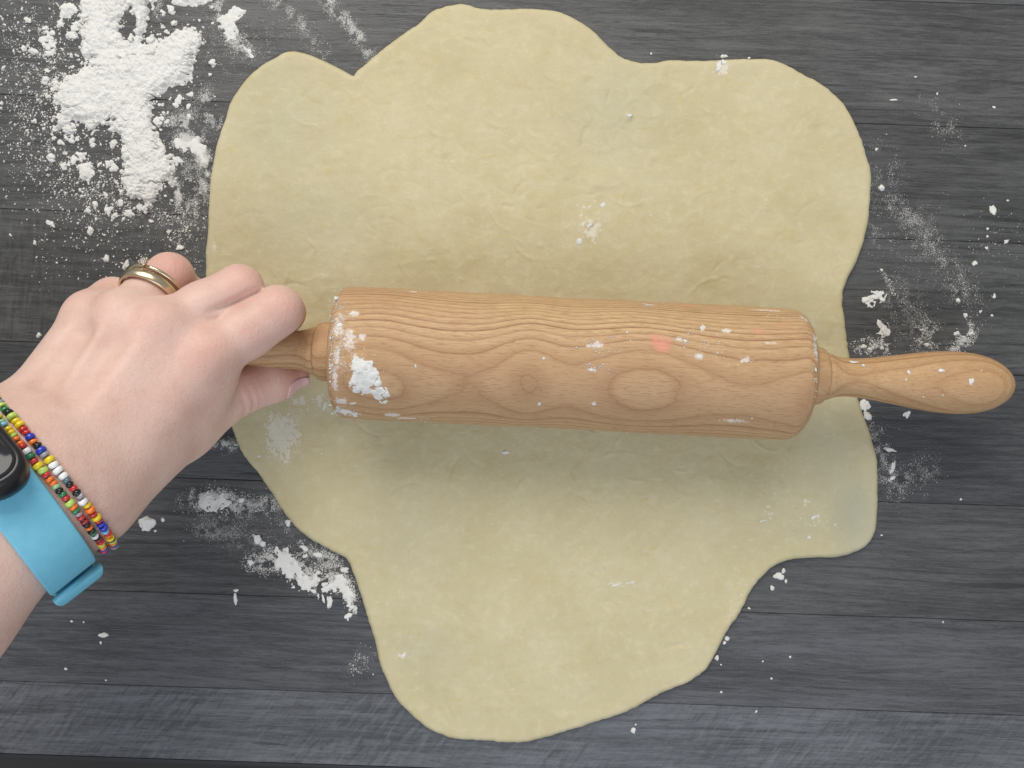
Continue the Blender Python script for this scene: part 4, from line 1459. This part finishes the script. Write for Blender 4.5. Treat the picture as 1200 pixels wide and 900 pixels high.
def heap(fl, polys, res, hmax, mapping=None, rough=1.0, seed=0, holes=(), pad=14, soft=7.0, cracks=True, thr=0.0):
    allp = np.array([q for p in polys for q in p])
    x0, y0 = allp.min(0) - pad; x1, y1 = allp.max(0) + pad
    gx = np.arange(x0, x1, res); gy = np.arange(y0, y1, res)
    X_, Y_ = np.meshgrid(gx, gy, indexing='ij')
    d = np.full(X_.shape, -1e9)
    for p in polys: d = np.maximum(d, inpoly(X_, Y_, p))
    for (hx, hy, ra, rb2) in holes:
        d = np.minimum(d, (np.hypot((X_ - hx) / ra, (Y_ - hy) / rb2) - 1) * min(ra, rb2))
    d = d + rough * (13 * (fbm(X_ / 15, Y_ / 15, 31 + seed, 4) - 0.5) + 9 * (fbm(X_ / 4.5, Y_ / 4.5, 57 + seed, 3) - 0.5))
    if cracks:
        rg = np.abs(2 * fbm(X_ / 26 + fbm(X_ / 9, Y_ / 9, 5, 2), Y_ / 20, 71 + seed, 4) - 1)
        d = d - 9.0 * np.exp(-(rg / 0.045) ** 2) * sstep(0.38, 0.6, fbm(X_ / 22, Y_ / 22, 77 + seed, 2))
    h = hmax * (1 - np.exp(-np.maximum(d, 0) / soft)) * (0.55 + 0.75 * fbm(X_ / 12, Y_ / 12, 83 + seed, 3))
    h = h + 0.42 * hmax * sstep(0, 4, d) * (fbm(X_ / 4, Y_ / 4, 91 + seed, 3) - 0.4) + 0.16 * hmax * sstep(0, 2, d) * (fbm(X_ / 1.3, Y_ / 1.3, 97 + seed, 2) - 0.5)
    h = np.where(d > 0, np.maximum(h, 0.10 * min(hmax, 1)), -0.05)
    ok = d > thr
    cell = ok[:-1, :-1] | ok[1:, :-1] | ok[1:, 1:] | ok[:-1, 1:]
    idx = np.arange(X_.size).reshape(X_.shape)
    q = np.stack([idx[:-1, :-1], idx[:-1, 1:], idx[1:, 1:], idx[1:, :-1]], -1)[cell]
    used = np.unique(q)
    re = np.full(X_.size, -1); re[used] = np.arange(len(used))
    q = re[q]
    if mapping is None:
        v = np.stack([(X_.ravel()[used] - 600) * 0.4, (450 - Y_.ravel()[used]) * 0.4, h.ravel()[used]], -1)
    else:
        v = []
        for k in used:
            p, n = mapping(X_.ravel()[k], Y_.ravel()[k])
            v.append(p + n * h.ravel()[k])
        v = np.array(v)
    tri = np.vstack([q[:, [0, 1, 2]], q[:, [0, 2, 3]]])
    fl.put(v, tri)


# -- the heap by the top left corner, running out of the frame
FH = Flour("flour_heap")
MAIN = [(92, -60), (93, 0), (92, 30), (99, 55), (98, 78), (82, 88), (70, 98), (65, 115), (71, 132), (69, 148), (82, 143), (97, 146), (107, 160), (116, 148), (124, 138), (134, 148), (142, 168),
        (146, 190), (145, 212), (152, 226), (168, 232), (177, 241), (182, 224), (196, 210), (202, 200), (198, 186), (192, 170), (184, 150), (180, 130), (186, 116), (200, 106), (224, 96), (230, 76), (235, 44), (226, 34), (208, 33),
        (196, 42), (188, 52), (176, 54), (168, 48), (172, 30), (178, 5), (182, -60)]
heap(FH, [MAIN], 0.55, 2.6, seed=1, holes=[(149, 30, 10.5, 19), (184, 40, 7, 14)], soft=6.0)
heap(FH, [[(202, -40), (202, 4), (215, 8), (232, 7), (247, 1), (250, -40)]], 0.6, 1.6, seed=2, rough=0.6)
heap(FH, [[(70, 8), (72, 21), (82, 22), (90, 12), (86, 4), (76, 3)]], 0.6, 1.8, seed=3, rough=0.6)
heap(FH, [[(92, 195), (94, 208), (104, 214), (111, 206), (107, 196), (110, 186), (102, 190)], [(90, 180), (93, 188), (103, 188), (101, 180)]], 0.6, 1.4, seed=4, rough=0.7)
heap(FH, [[(50, 34), (56, 50), (54, 66), (62, 62), (64, 44), (58, 32)]], 0.6, 0.9, seed=6, rough=1.3)
heap(FH, [[(250, 8), (254, 22), (262, 32), (270, 42), (277, 48), (278, 30), (282, 14), (274, 6), (264, 12)]], 0.55, 0.7, seed=7, rough=1.4, cracks=True)
heap(FH, [[(275, 44), (279, 52), (290, 62), (296, 66), (292, 58), (283, 50)]], 0.55, 0.4, seed=8, rough=0.8)
heap(FH, [[(205, 166), (216, 160), (232, 160), (240, 172), (242, 195), (236, 190), (224, 176), (212, 174)]], 0.55, 0.35, seed=9, rough=1.4)
for i, (cx, cy, n_c, sp_) in enumerate([(84, 30, 9, 12), (60, 50, 9, 16), (80, 160, 12, 16), (100, 190, 12, 20), (130, 200, 12, 14), (188, 52, 8, 10), (196, 190, 8, 14), (210, 120, 6, 12), (185, 140, 6, 8), (150, 238, 8, 14), (66, 100, 8, 10), (120, 250, 6, 20)]):
    for _ in range(n_c):                  # broken off flakes
        x_, y_ = fr_rng.normal(0, sp_ * 0.6, 2) + (cx, cy)
        if y_ < -8: continue
        r_ = fr_rng.uniform(1.6, 4.6); a_ = fr_rng.uniform(0, 6.28, 7); a_.sort()
        heap(FH, [[(x_ + r_ * fr_rng.uniform(.5, 1.3) * math.cos(t_), y_ + r_ * fr_rng.uniform(.5, 1.3) * math.sin(t_)) for t_ in a_]], 0.6, fr_rng.uniform(0.4, 1.1), seed=100 + i * 16 + _, rough=0.55, pad=4, soft=3, cracks=False)
for i in range(420):                      # crumbs broken off round its foot
    k = fr_rng.integers(len(MAIN)); q = np.array(MAIN[k]) + fr_rng.normal(0, 9, 2)
    if q[1] < -12: continue
    r = lognorm(1, 1.2, 0.55, 0.5, 3.8)[0]
    chunk(FH, q[0], q[1], r * fr_rng.uniform(.8, 1.5), r, h=0.8, ang=fr_rng.uniform(0, 3))
for (x, y, rx, ry) in [(81, 153, 5, 6), (177, 48, 5, 4), (201, 12, 4, 5.5), (250, 74, 4.5, 4), (246, 88, 2, 2), (4, 80, 3, 2.5), (2, 121, 3, 3), (32, 24, 4, 3), (40, 60, 3, 6), (28, 57, 3, 3), (60, 262, 6, 3), (125, 304, 3.5, 4), (148, 311, 5, 3),
                       (198, 272, 2.5, 2), (142, 226, 3, 2), (124, 228, 3, 2), (60, 185, 4, 5), (75, 195, 5, 4), (41, 285, 3, 2), (135, 253, 4, 3), (210, 291, 3, 4), (46, 393, 2.5, 3), (13, 276, 2, 1.5)]:
    chunk(FH, x, y, rx, ry, h=0.7, ang=fr_rng.uniform(0, 3))
FH.build("heap of loose white flour spilled in the top left corner of the dark worktop")

# -- flour scattered and smeared thinly over the worktop
FS = Flour("flour_dusting")
def film(pts, sigma, n, med=0.11, clump=0.55, seed=0, ends=(1, 1), sg_=0.45, hi=0.45):
    q = stroke(pts, sigma, n, clump, seed, ends)
    specks_table(FS, q, lognorm(len(q), med, sg_, 0.05, hi))

film([(206, 168), (222, 164), (236, 172), (242, 198), (241, 226)], 5, 7000, 0.12, 0.45, 1, (1.0, 0.35))
film([(198, 196), (206, 222), (216, 243), (230, 256)], 4.5, 4200, 0.11, 0.5, 2, (1.0, 0.5))
film([(220, 185), (228, 215), (232, 245)], 9, 2600, 0.10, 0.5, 3)
film([(252, 2), (262, 22), (272, 44), (292, 64)], 6, 4000, 0.12, 0.5, 4)
film([(312, -5), (336, 12), (358, 32), (372, 50)], 5, 1900, 0.10, 0.55, 5, (1, .4))
film([(352, 30), (380, 62), (392, 74)], 6, 900, 0.09, 0.55, 6)
film([(378, -5), (396, 14), (414, 34), (430, 58), (437, 68)], 5, 4200, 0.11, 0.5, 7, (1.0, 0.8))
film([(240, 106), (244, 128), (254, 148)], 5, 1600, 0.11, 0.5, 8)
film([(196, 155), (215, 150), (232, 150)], 9, 2600, 0.12, 0.55, 9)
film([(215, 50), (300, 60), (330, 40)], 22, 3200, 0.08, 0.5, 10)
film([(200, 140), (215, 130), (228, 120)], 12, 1300, 0.09, 0.5, 11)
film([(184, 20), (190, -5)], 4, 600, .1, .5, 12)
# loose grains thinning out to the left and down to the hand
n_ = 3300
q = np.stack([fr_rng.uniform(-20, 150, n_ * 2), fr_rng.uniform(-20, 330, n_ * 2)], -1)
dens = np.exp(-np.maximum(0, -inpoly(q[:, 0], q[:, 1], MAIN)) / 55) * (0.3 + 1.5 * np.clip(fbm(q[:, 0] / 22, q[:, 1] / 22, 41, 3) - 0.3, 0, 1))
q = q[fr_rng.uniform(0, 1, len(q)) < dens]
specks_table(FS, q, lognorm(len(q), 0.30, 0.55, 0.08, 1.1))
q = np.stack([fr_rng.uniform(40, 245, 1100), fr_rng.normal(270, 34, 1100)], -1)
q = q[fbm(q[:, 0] / 16, q[:, 1] / 16, 43, 3) > 0.47]
specks_table(FS, q, lognorm(len(q), 0.20, 0.60, 0.07, 0.9))
film([(60, 200), (120, 236), (200, 250), (236, 285)], 16, 2600, 0.16, 0.55, 13, sg_=0.6, hi=0.8)
film([(10, 40), (50, 60), (60, 120)], 24, 1900, 0.18, 0.55, 14, sg_=0.6, hi=0.9)
film([(15, 110), (40, 160), (60, 200)], 24, 1400, 0.17, 0.55, 15, sg_=0.6, hi=0.9)
# right of the dough
film([(1040, 232), (1072, 262), (1098, 292), (1120, 325), (1128, 350)], 7, 3400, 0.085, 0.45, 20)
film([(1062, 250), (1100, 310)], 16, 2600, 0.07, 0.5, 21)
film([(1048, 335), (1062, 365), (1074, 400)], 15, 2800, 0.075, 0.5, 22)
film([(1085, 385), (1084, 405)], 9, 900, .13, .5, 23)
film([(1118, 330), (1142, 350)], 12, 900, .09, .5, 24)
film([(1140, 380), (1132, 398), (1116, 410)], 5, 1500, 0.14, 0.5, 25, hi=.6)
film([(1005, 404), (1046, 408)], 5, 900, 0.15, 0.55, 26, hi=.6)
film([(1032, 315), (1040, 330), (1050, 348)], 2, 220, 0.13, 0.4, 27)
film([(1000, 216), (1036, 290)], 10, 900, 0.09, 0.55, 28)
film([(1028, 175), (1045, 215)], 9, 500, 0.10, 0.55, 29)
film([(1085, 120), (1112, 150), (1120, 165)], 9, 900, 0.08, 0.5, 30)
film([(1018, 500), (1030, 540), (1052, 575)], 9, 2600, 0.095, 0.5, 31)
film([(1045, 560), (1085, 555), (1090, 540)], 10, 1500, 0.085, 0.5, 32)
film([(1160, 270), (1190, 300)], 20, 160, 0.14, 0.5, 33)
for (x, y, rx, ry, a) in [(1163, 247, 3.5, 4.5, .3), (1181, 235, 1.4, 1.3, 0), (1157, 268, 1.6, 1.6, 0), (1157, 277, 1.4, 1.4, 0), (1156, 291, 1.8, 1.8, 0), (1179, 283, 2.6, 1.8, .8), (1142, 309, 3, 2.4, 0), (1165, 347, 1.8, 2.5, 0), (1123, 352, 2.6, 2, 0),
                          (1131, 370, 2.4, 2.6, 0), (1149, 365, 1.8, 1.8, 0), (1162, 370, 1.8, 1.6, 0), (1121, 391, 3, 2.2, .2), (1138, 391, 2.6, 2, .8), (1033, 316, 1.8, 1.8, 0), (1042, 328, 1.2, 1.2, 0), (1027, 175, 1.5, 1.8, 0), (1033, 220, 3, 3, 0), (1086, 404, 3, 2, 0),
                          (1063, 486, 4.2, 3.8, 0), (1014, 476, 5, 6, 0), (1017, 487, 4, 4, 0), (1042, 527, 6, 2.2, -.25), (1044, 552, 2.2, 4, -.5), (1047, 545, 2, 5, -.3), (1046, 560, 5, 2.2, .6), (913, 676, 5.5, 3.2, .1), (918, 669, 2.5, 2.5, 0), (921, 681, 2, 2, 0), (905, 689, 2.6, 3, .3),
                          (878, 713, 2, 1.5, 0), (852, 748, 4, 2.6, .9), (849, 753, 2, 2, 0), (840, 771, 2, 3, 0), (845, 779, 1.2, 1.2, 0), (926, 770, 1.5, 1.4, 0), (904, 795, 1.6, 1.2, 0), (894, 775, 1, 1, 0), (845, 811, 1.5, 1.5, 0), (886, 834, 2, 1.2, .6), (1105, 729, 1.2, 1.2, 0),
                          (1126, 585, 1.4, 1.2, 0), (742, 857, 2.6, 3.4, 0), (745, 849, 1, 1, 0), (1033, 627, 1.2, 1, 0), (1073, 90, 1.6, 1, 0), (1098, 110, 1.4, 1.4, 0), (1047, 117, 4, 0.9, .1), (1165, 126, 2, 1.4, 0), (1131, 171, 1, 1, 0), (1015, 352, 5, 2.4, .4), (1025, 348, 6, 2.2, .1), (1034, 352, 3, 2.2, -.3),
                          (1031, 379, 2.6, 5, .5), (1036, 388, 2.4, 5, .4), (1012, 406, 3, 2.4, .2), (1020, 409, 3, 2, 0), (1034, 408, 2.6, 2, 0), (849, 66, 4, 2, .1), (878, 68, 2, 1.4, 0), (763, 63, 1.2, 1.2, 0)]:
    chunk(FS, x, y, rx, ry, h=0.35 if max(rx, ry) > 4 else 0.6, ang=a)
heap(FS, [[(1010, 352), (1016, 345), (1030, 344), (1036, 350), (1028, 352), (1018, 356)], [(1027, 372), (1033, 374), (1041, 392), (1033, 390)]], 0.55, 0.22, seed=11, rough=1.5, pad=8, cracks=False)
# lower left of the dough
film([(226, 586), (256, 584), (288, 596)], (9, 6), 5200, 0.13, 0.5, 40, hi=.6)
film([(300, 588), (326, 594)], (12, 7), 1500, 0.12, 0.55, 41, hi=.6)
film([(240, 600), (280, 632), (310, 640)], (16, 8), 3600, 0.075, 0.45, 42)
film([(235, 622), (262, 624)], (8, 5), 900, 0.09, 0.5, 43)
film([(258, 519), (274, 524)], (7, 4), 900, 0.11, 0.55, 44)
film([(296, 658), (330, 656), (352, 670), (380, 684), (402, 680)], 7, 6200, 0.15, 0.55, 45, hi=.6)
film([(352, 638), (372, 652), (400, 664)], 7, 2600, 0.12, 0.5, 46, hi=.6)
film([(395, 676), (408, 690), (414, 716)], 4, 1700, 0.16, 0.45, 47, hi=.8)
film([(428, 768), (415, 784)], 7, 330, 0.12, 0.55, 48, hi=.5)
film([(330, 605), (345, 620)], 6, 500, 0.09, 0.55, 49)
heap(FS, [[(230, 588), (240, 581), (262, 582), (272, 590), (258, 594), (240, 594)]], 0.55, 0.35, seed=12, rough=1.5, pad=8, cracks=False)
heap(FS, [[(322, 648), (334, 646), (340, 656), (352, 668), (368, 676), (378, 688), (368, 694), (352, 682), (336, 672), (324, 662)]], 0.5, 0.6, seed=13, rough=2.1, pad=12)
heap(FS, [[(392, 678), (402, 668), (408, 676), (410, 694), (418, 718), (408, 724), (404, 704), (396, 692), (378, 694), (374, 684)]], 0.5, 0.75, seed=14, rough=1.3, pad=10)
for (x, y, rx, ry, a) in [(301, 630, 3.5, 5.5, .5), (307, 637, 4, 3, -.4), (276, 703, 2.2, 5.5, .05), (276, 692, 3, 1.6, 0), (122, 744, 5, 2.6, 0), (118, 753, 1.4, 1.4, 0), (173, 614, 8, 6.5, .5), (191, 609, 2, 2.6, 0), (182, 622, 1.5, 1.5, 0), (386, 706, 2.8, 7, 0), (379, 702, 1.6, 5, .3),
                          (356, 642, 5, 2.4, -.5), (372, 650, 5, 2.4, -.3), (358, 652, 3, 2, .5), (294, 659, 3.5, 3, 0), (336, 650, 5, 4, 0), (84, 728, 1.6, 1, 0), (98, 729, 1, 1, 0), (77, 784, 2, 1.5, .3), (124, 797, 1.4, 1, 0), (338, 612, 3, 4, -.4), (408, 722, 4, 3, 0), (404, 668, 4, 3, 0), (283, 586, 4, 3, 0), (246, 582, 4, 2, 0)]:
    chunk(FS, x, y, rx, ry, h=0.45, ang=a)
FS.build("thin white flour dust and crumbs scattered over the dark worktop round the dough")

# -- flour on the dough
FD = Flour("flour_dusting")
for (x, y, rx, ry, a) in [(737, 135, 3.4, 3.0, 0), (706, 241, 2.6, 3, 0), (718, 236, 2, 1.2, 0), (691, 264, 3.6, 2.2, .3), (678, 283, 3, 3.4, 0), (684, 277, 2, 2, 0), (763, 252, 1, 2, 0), (842, 79, 3.5, 6, -.5), (848, 72, 3, 3, 0), (722, 686, 4.5, 1.5, .2), (740, 683, 5, 1.0, .1),
                          (565, 518, 3, 1.5, 0), (592, 530, 4, 2, 0), (625, 522, 3, 1, 0), (377, 532, 1, 2, 0), (380, 475, 2, 5, -.3), (895, 610, 4, 1.4, .3), (955, 606, 4, 1.4, .4), (949, 630, 3, 2, .4), (473, 768, 1.6, 3, -.6), (292, 522, 2, 2, 0), (303, 535, 3.4, 1.8, .1)]:
    chunk(FD, x, y, rx, ry, on_dough, h=0.3, ang=a)
q = np.vstack([stroke([(322, 488), (344, 496), (336, 520), (318, 528)], (11, 12), 2600, .5, 60), stroke([(364, 462), (384, 478)], (8, 8), 350, .55, 61), stroke([(345, 470), (352, 482)], (6, 5), 260, .5, 62),
               stroke([(676, 286), (700, 258), (716, 238)], 6, 420, .55, 63), stroke([(250, 280), (246, 305)], 3, 180, .5, 64), stroke([(838, 86), (852, 68)], 4, 240, .5, 65),
               stroke([(880, 590), (905, 575), (940, 605), (960, 630)], (18, 8), 520, .55, 66), stroke([(720, 686), (745, 684)], 4, 120, .5, 67), stroke([(330, 540), (322, 556)], 4, 120, .5, 68)])
specks_on(FD, q, lognorm(len(q), 0.14, 0.45, 0.06, 0.5), on_dough)
q = np.stack([fr_rng.uniform(260, 1010, 420), fr_rng.uniform(30, 860, 420)], -1)
q = q[inpoly(q[:, 0], q[:, 1], OUT) > 12]
specks_on(FD, q, lognorm(len(q), 0.16, 0.5, 0.07, 0.6), on_dough)
FD.build("thin white flour dust and small lumps clinging to the yellow dough")

# -- flour on the rolling pin
FP = Flour("flour_patch")
heap(FP, [[(411, 447), (413, 432), (411, 424), (416, 418), (424, 419), (428, 424), (440, 424), (446, 436), (450, 450), (460, 463), (456, 472), (448, 472), (438, 461), (426, 459), (413, 458)]], 0.6, 0.9, mapping=on_pin, seed=15, rough=0.75, pad=6, soft=4, cracks=True)
heap(FP, [[(405, 471), (418, 469), (421, 474), (410, 476)]], 0.6, 0.4, mapping=on_pin, seed=16, rough=0.5, pad=5, cracks=False)
heap(FP, [[(390, 478), (404, 480), (420, 483), (428, 487), (404, 488), (394, 485)]], 0.6, 0.3, mapping=on_pin, seed=17, rough=1.3, pad=5, cracks=False)
heap(FP, [[(456, 487), (470, 486), (484, 491), (498, 494), (478, 494), (462, 491)]], 0.6, 0.3, mapping=on_pin, seed=18, rough=0.8, pad=4, cracks=False)
q = np.vstack([stroke([(398, 380), (404, 410), (412, 430), (440, 440)], (9, 12), 700, .55, 70), stroke([(388, 400), (388, 450)], (3, 18), 260, .5, 71), stroke([(396, 478), (420, 484)], (10, 4), 420, .5, 72), stroke([(460, 488), (495, 493)], (8, 2), 160, .5, 73),
               stroke([(392, 350), (400, 372)], (5, 10), 180, .5, 74), stroke([(760, 357), (764, 357)], (9, 2), 60, .4, 75), stroke([(790, 396), (880, 424)], (16, 9), 260, .55, 76), stroke([(685, 433), (705, 430)], (8, 3), 70, .5, 77),
               stroke([(890, 364), (945, 372)], (12, 4), 150, .5, 78), stroke([(957, 390), (957, 440)], (2.0, 12), 160, .5, 79), stroke([(690, 410), (720, 400)], (14, 8), 120, .5, 80), stroke([(840, 492), (880, 495)], (16, 5), 90, .5, 81), stroke([(485, 341), (492, 341)], (6, 1.5), 50, .4, 82)])
q = q[(q[:, 0] > 386) & (q[:, 0] < 957)]
specks_on(FP, q, lognorm(len(q), 0.15, 0.5, 0.06, 0.55), on_pin)
for (x, y, rx, ry) in [(487, 429, 1.6, 2.2), (637, 420, 1.6, 1.6), (632, 474, 2.4, 2.2), (394, 349, 3, 4), (398, 381, 4, 3), (414, 367, 4, 3), (425, 396, 3, 3), (822, 386, 1.5, 5), (848, 388, 3, 2), (693, 433, 3, 1.6), (820, 418, 4, 2), (874, 423, 3, 2), (803, 399, 3, 2), (735, 389, 2, 1.4), (696, 474, 3, 1.6)]:
    chunk(FP, x, y, rx * 0.8, ry * 0.8, on_pin, h=0.10)
FP.build("white flour patch and specks stuck to the barrel of the rolling pin")
HX = lambda px_, py_: (P(px_, py_, 43.0), np.array([0, 0, 1.0]))
FHn = Flour("flour_crumb")
def on_handle(px, py):
    o = PINI @ Vector((0, 0, H)); d = PINI @ Vector(P(px, py, 0) * 0.001) - o
    o = o * 1000; d.normalize()
    t = (31.6 - o.z) / d.z if False else 0
    for zz in np.linspace(14, -2, 200):
        k = (zz - o.z) / d.z; p = o + d * k
        rr_ = np.interp(p.x - xr, [a for a, b in hp], [b for a, b in hp])
        if math.hypot(p.y, p.z) <= rr_: break
    n = Vector((0, p.y, p.z)).normalized()
    return np.array(PINM @ (p * .001)) * 1000, np.array(PINM.to_3x3() @ n)
for (x, y, rx, ry) in [(1104, 434, 4, 2.2), (1138, 448, 2.6, 4), (1065, 436, 2.4, 2), (1062, 445, 1.8, 1.4), (1000, 424, 5, 2), (1012, 428, 2, 2), (1105, 463, 1.2, 1.2), (1082, 465, 1.4, 1.2), (1150, 434, 1.4, 1)]:
    chunk(FHn, x, y, rx, ry, on_handle, h=0.3)
FHn.build("tiny white flour crumbs on the free right handle of the rolling pin")

# -- a little flour caught on the fingers
def on_skin(px, py):
    p = seen(px, py)
    if p is None: return P(px, py, 0), np.array([0, 0, 1.0])
    return p, grad(p[None])[0]
FG = Flour("flour_dusting")
q = np.vstack([stroke([(302, 431), (318, 413), (338, 396)], 1.6, 130, .35, 90), stroke([(300, 360), (330, 370)], 14, 30, .5, 91), stroke([(230, 430), (265, 480)], 16, 40, .5, 92), stroke([(330, 437), (355, 440)], 5, 25, .5, 93)])
q = np.array([p_ for p_ in q if seen(*p_) is not None and seen(*p_)[2] > 12])
specks_on(FG, q, lognorm(len(q), 0.11, 0.4, 0.05, 0.3), on_skin)
FG.build("few white flour specks caught along the edge of the index finger")
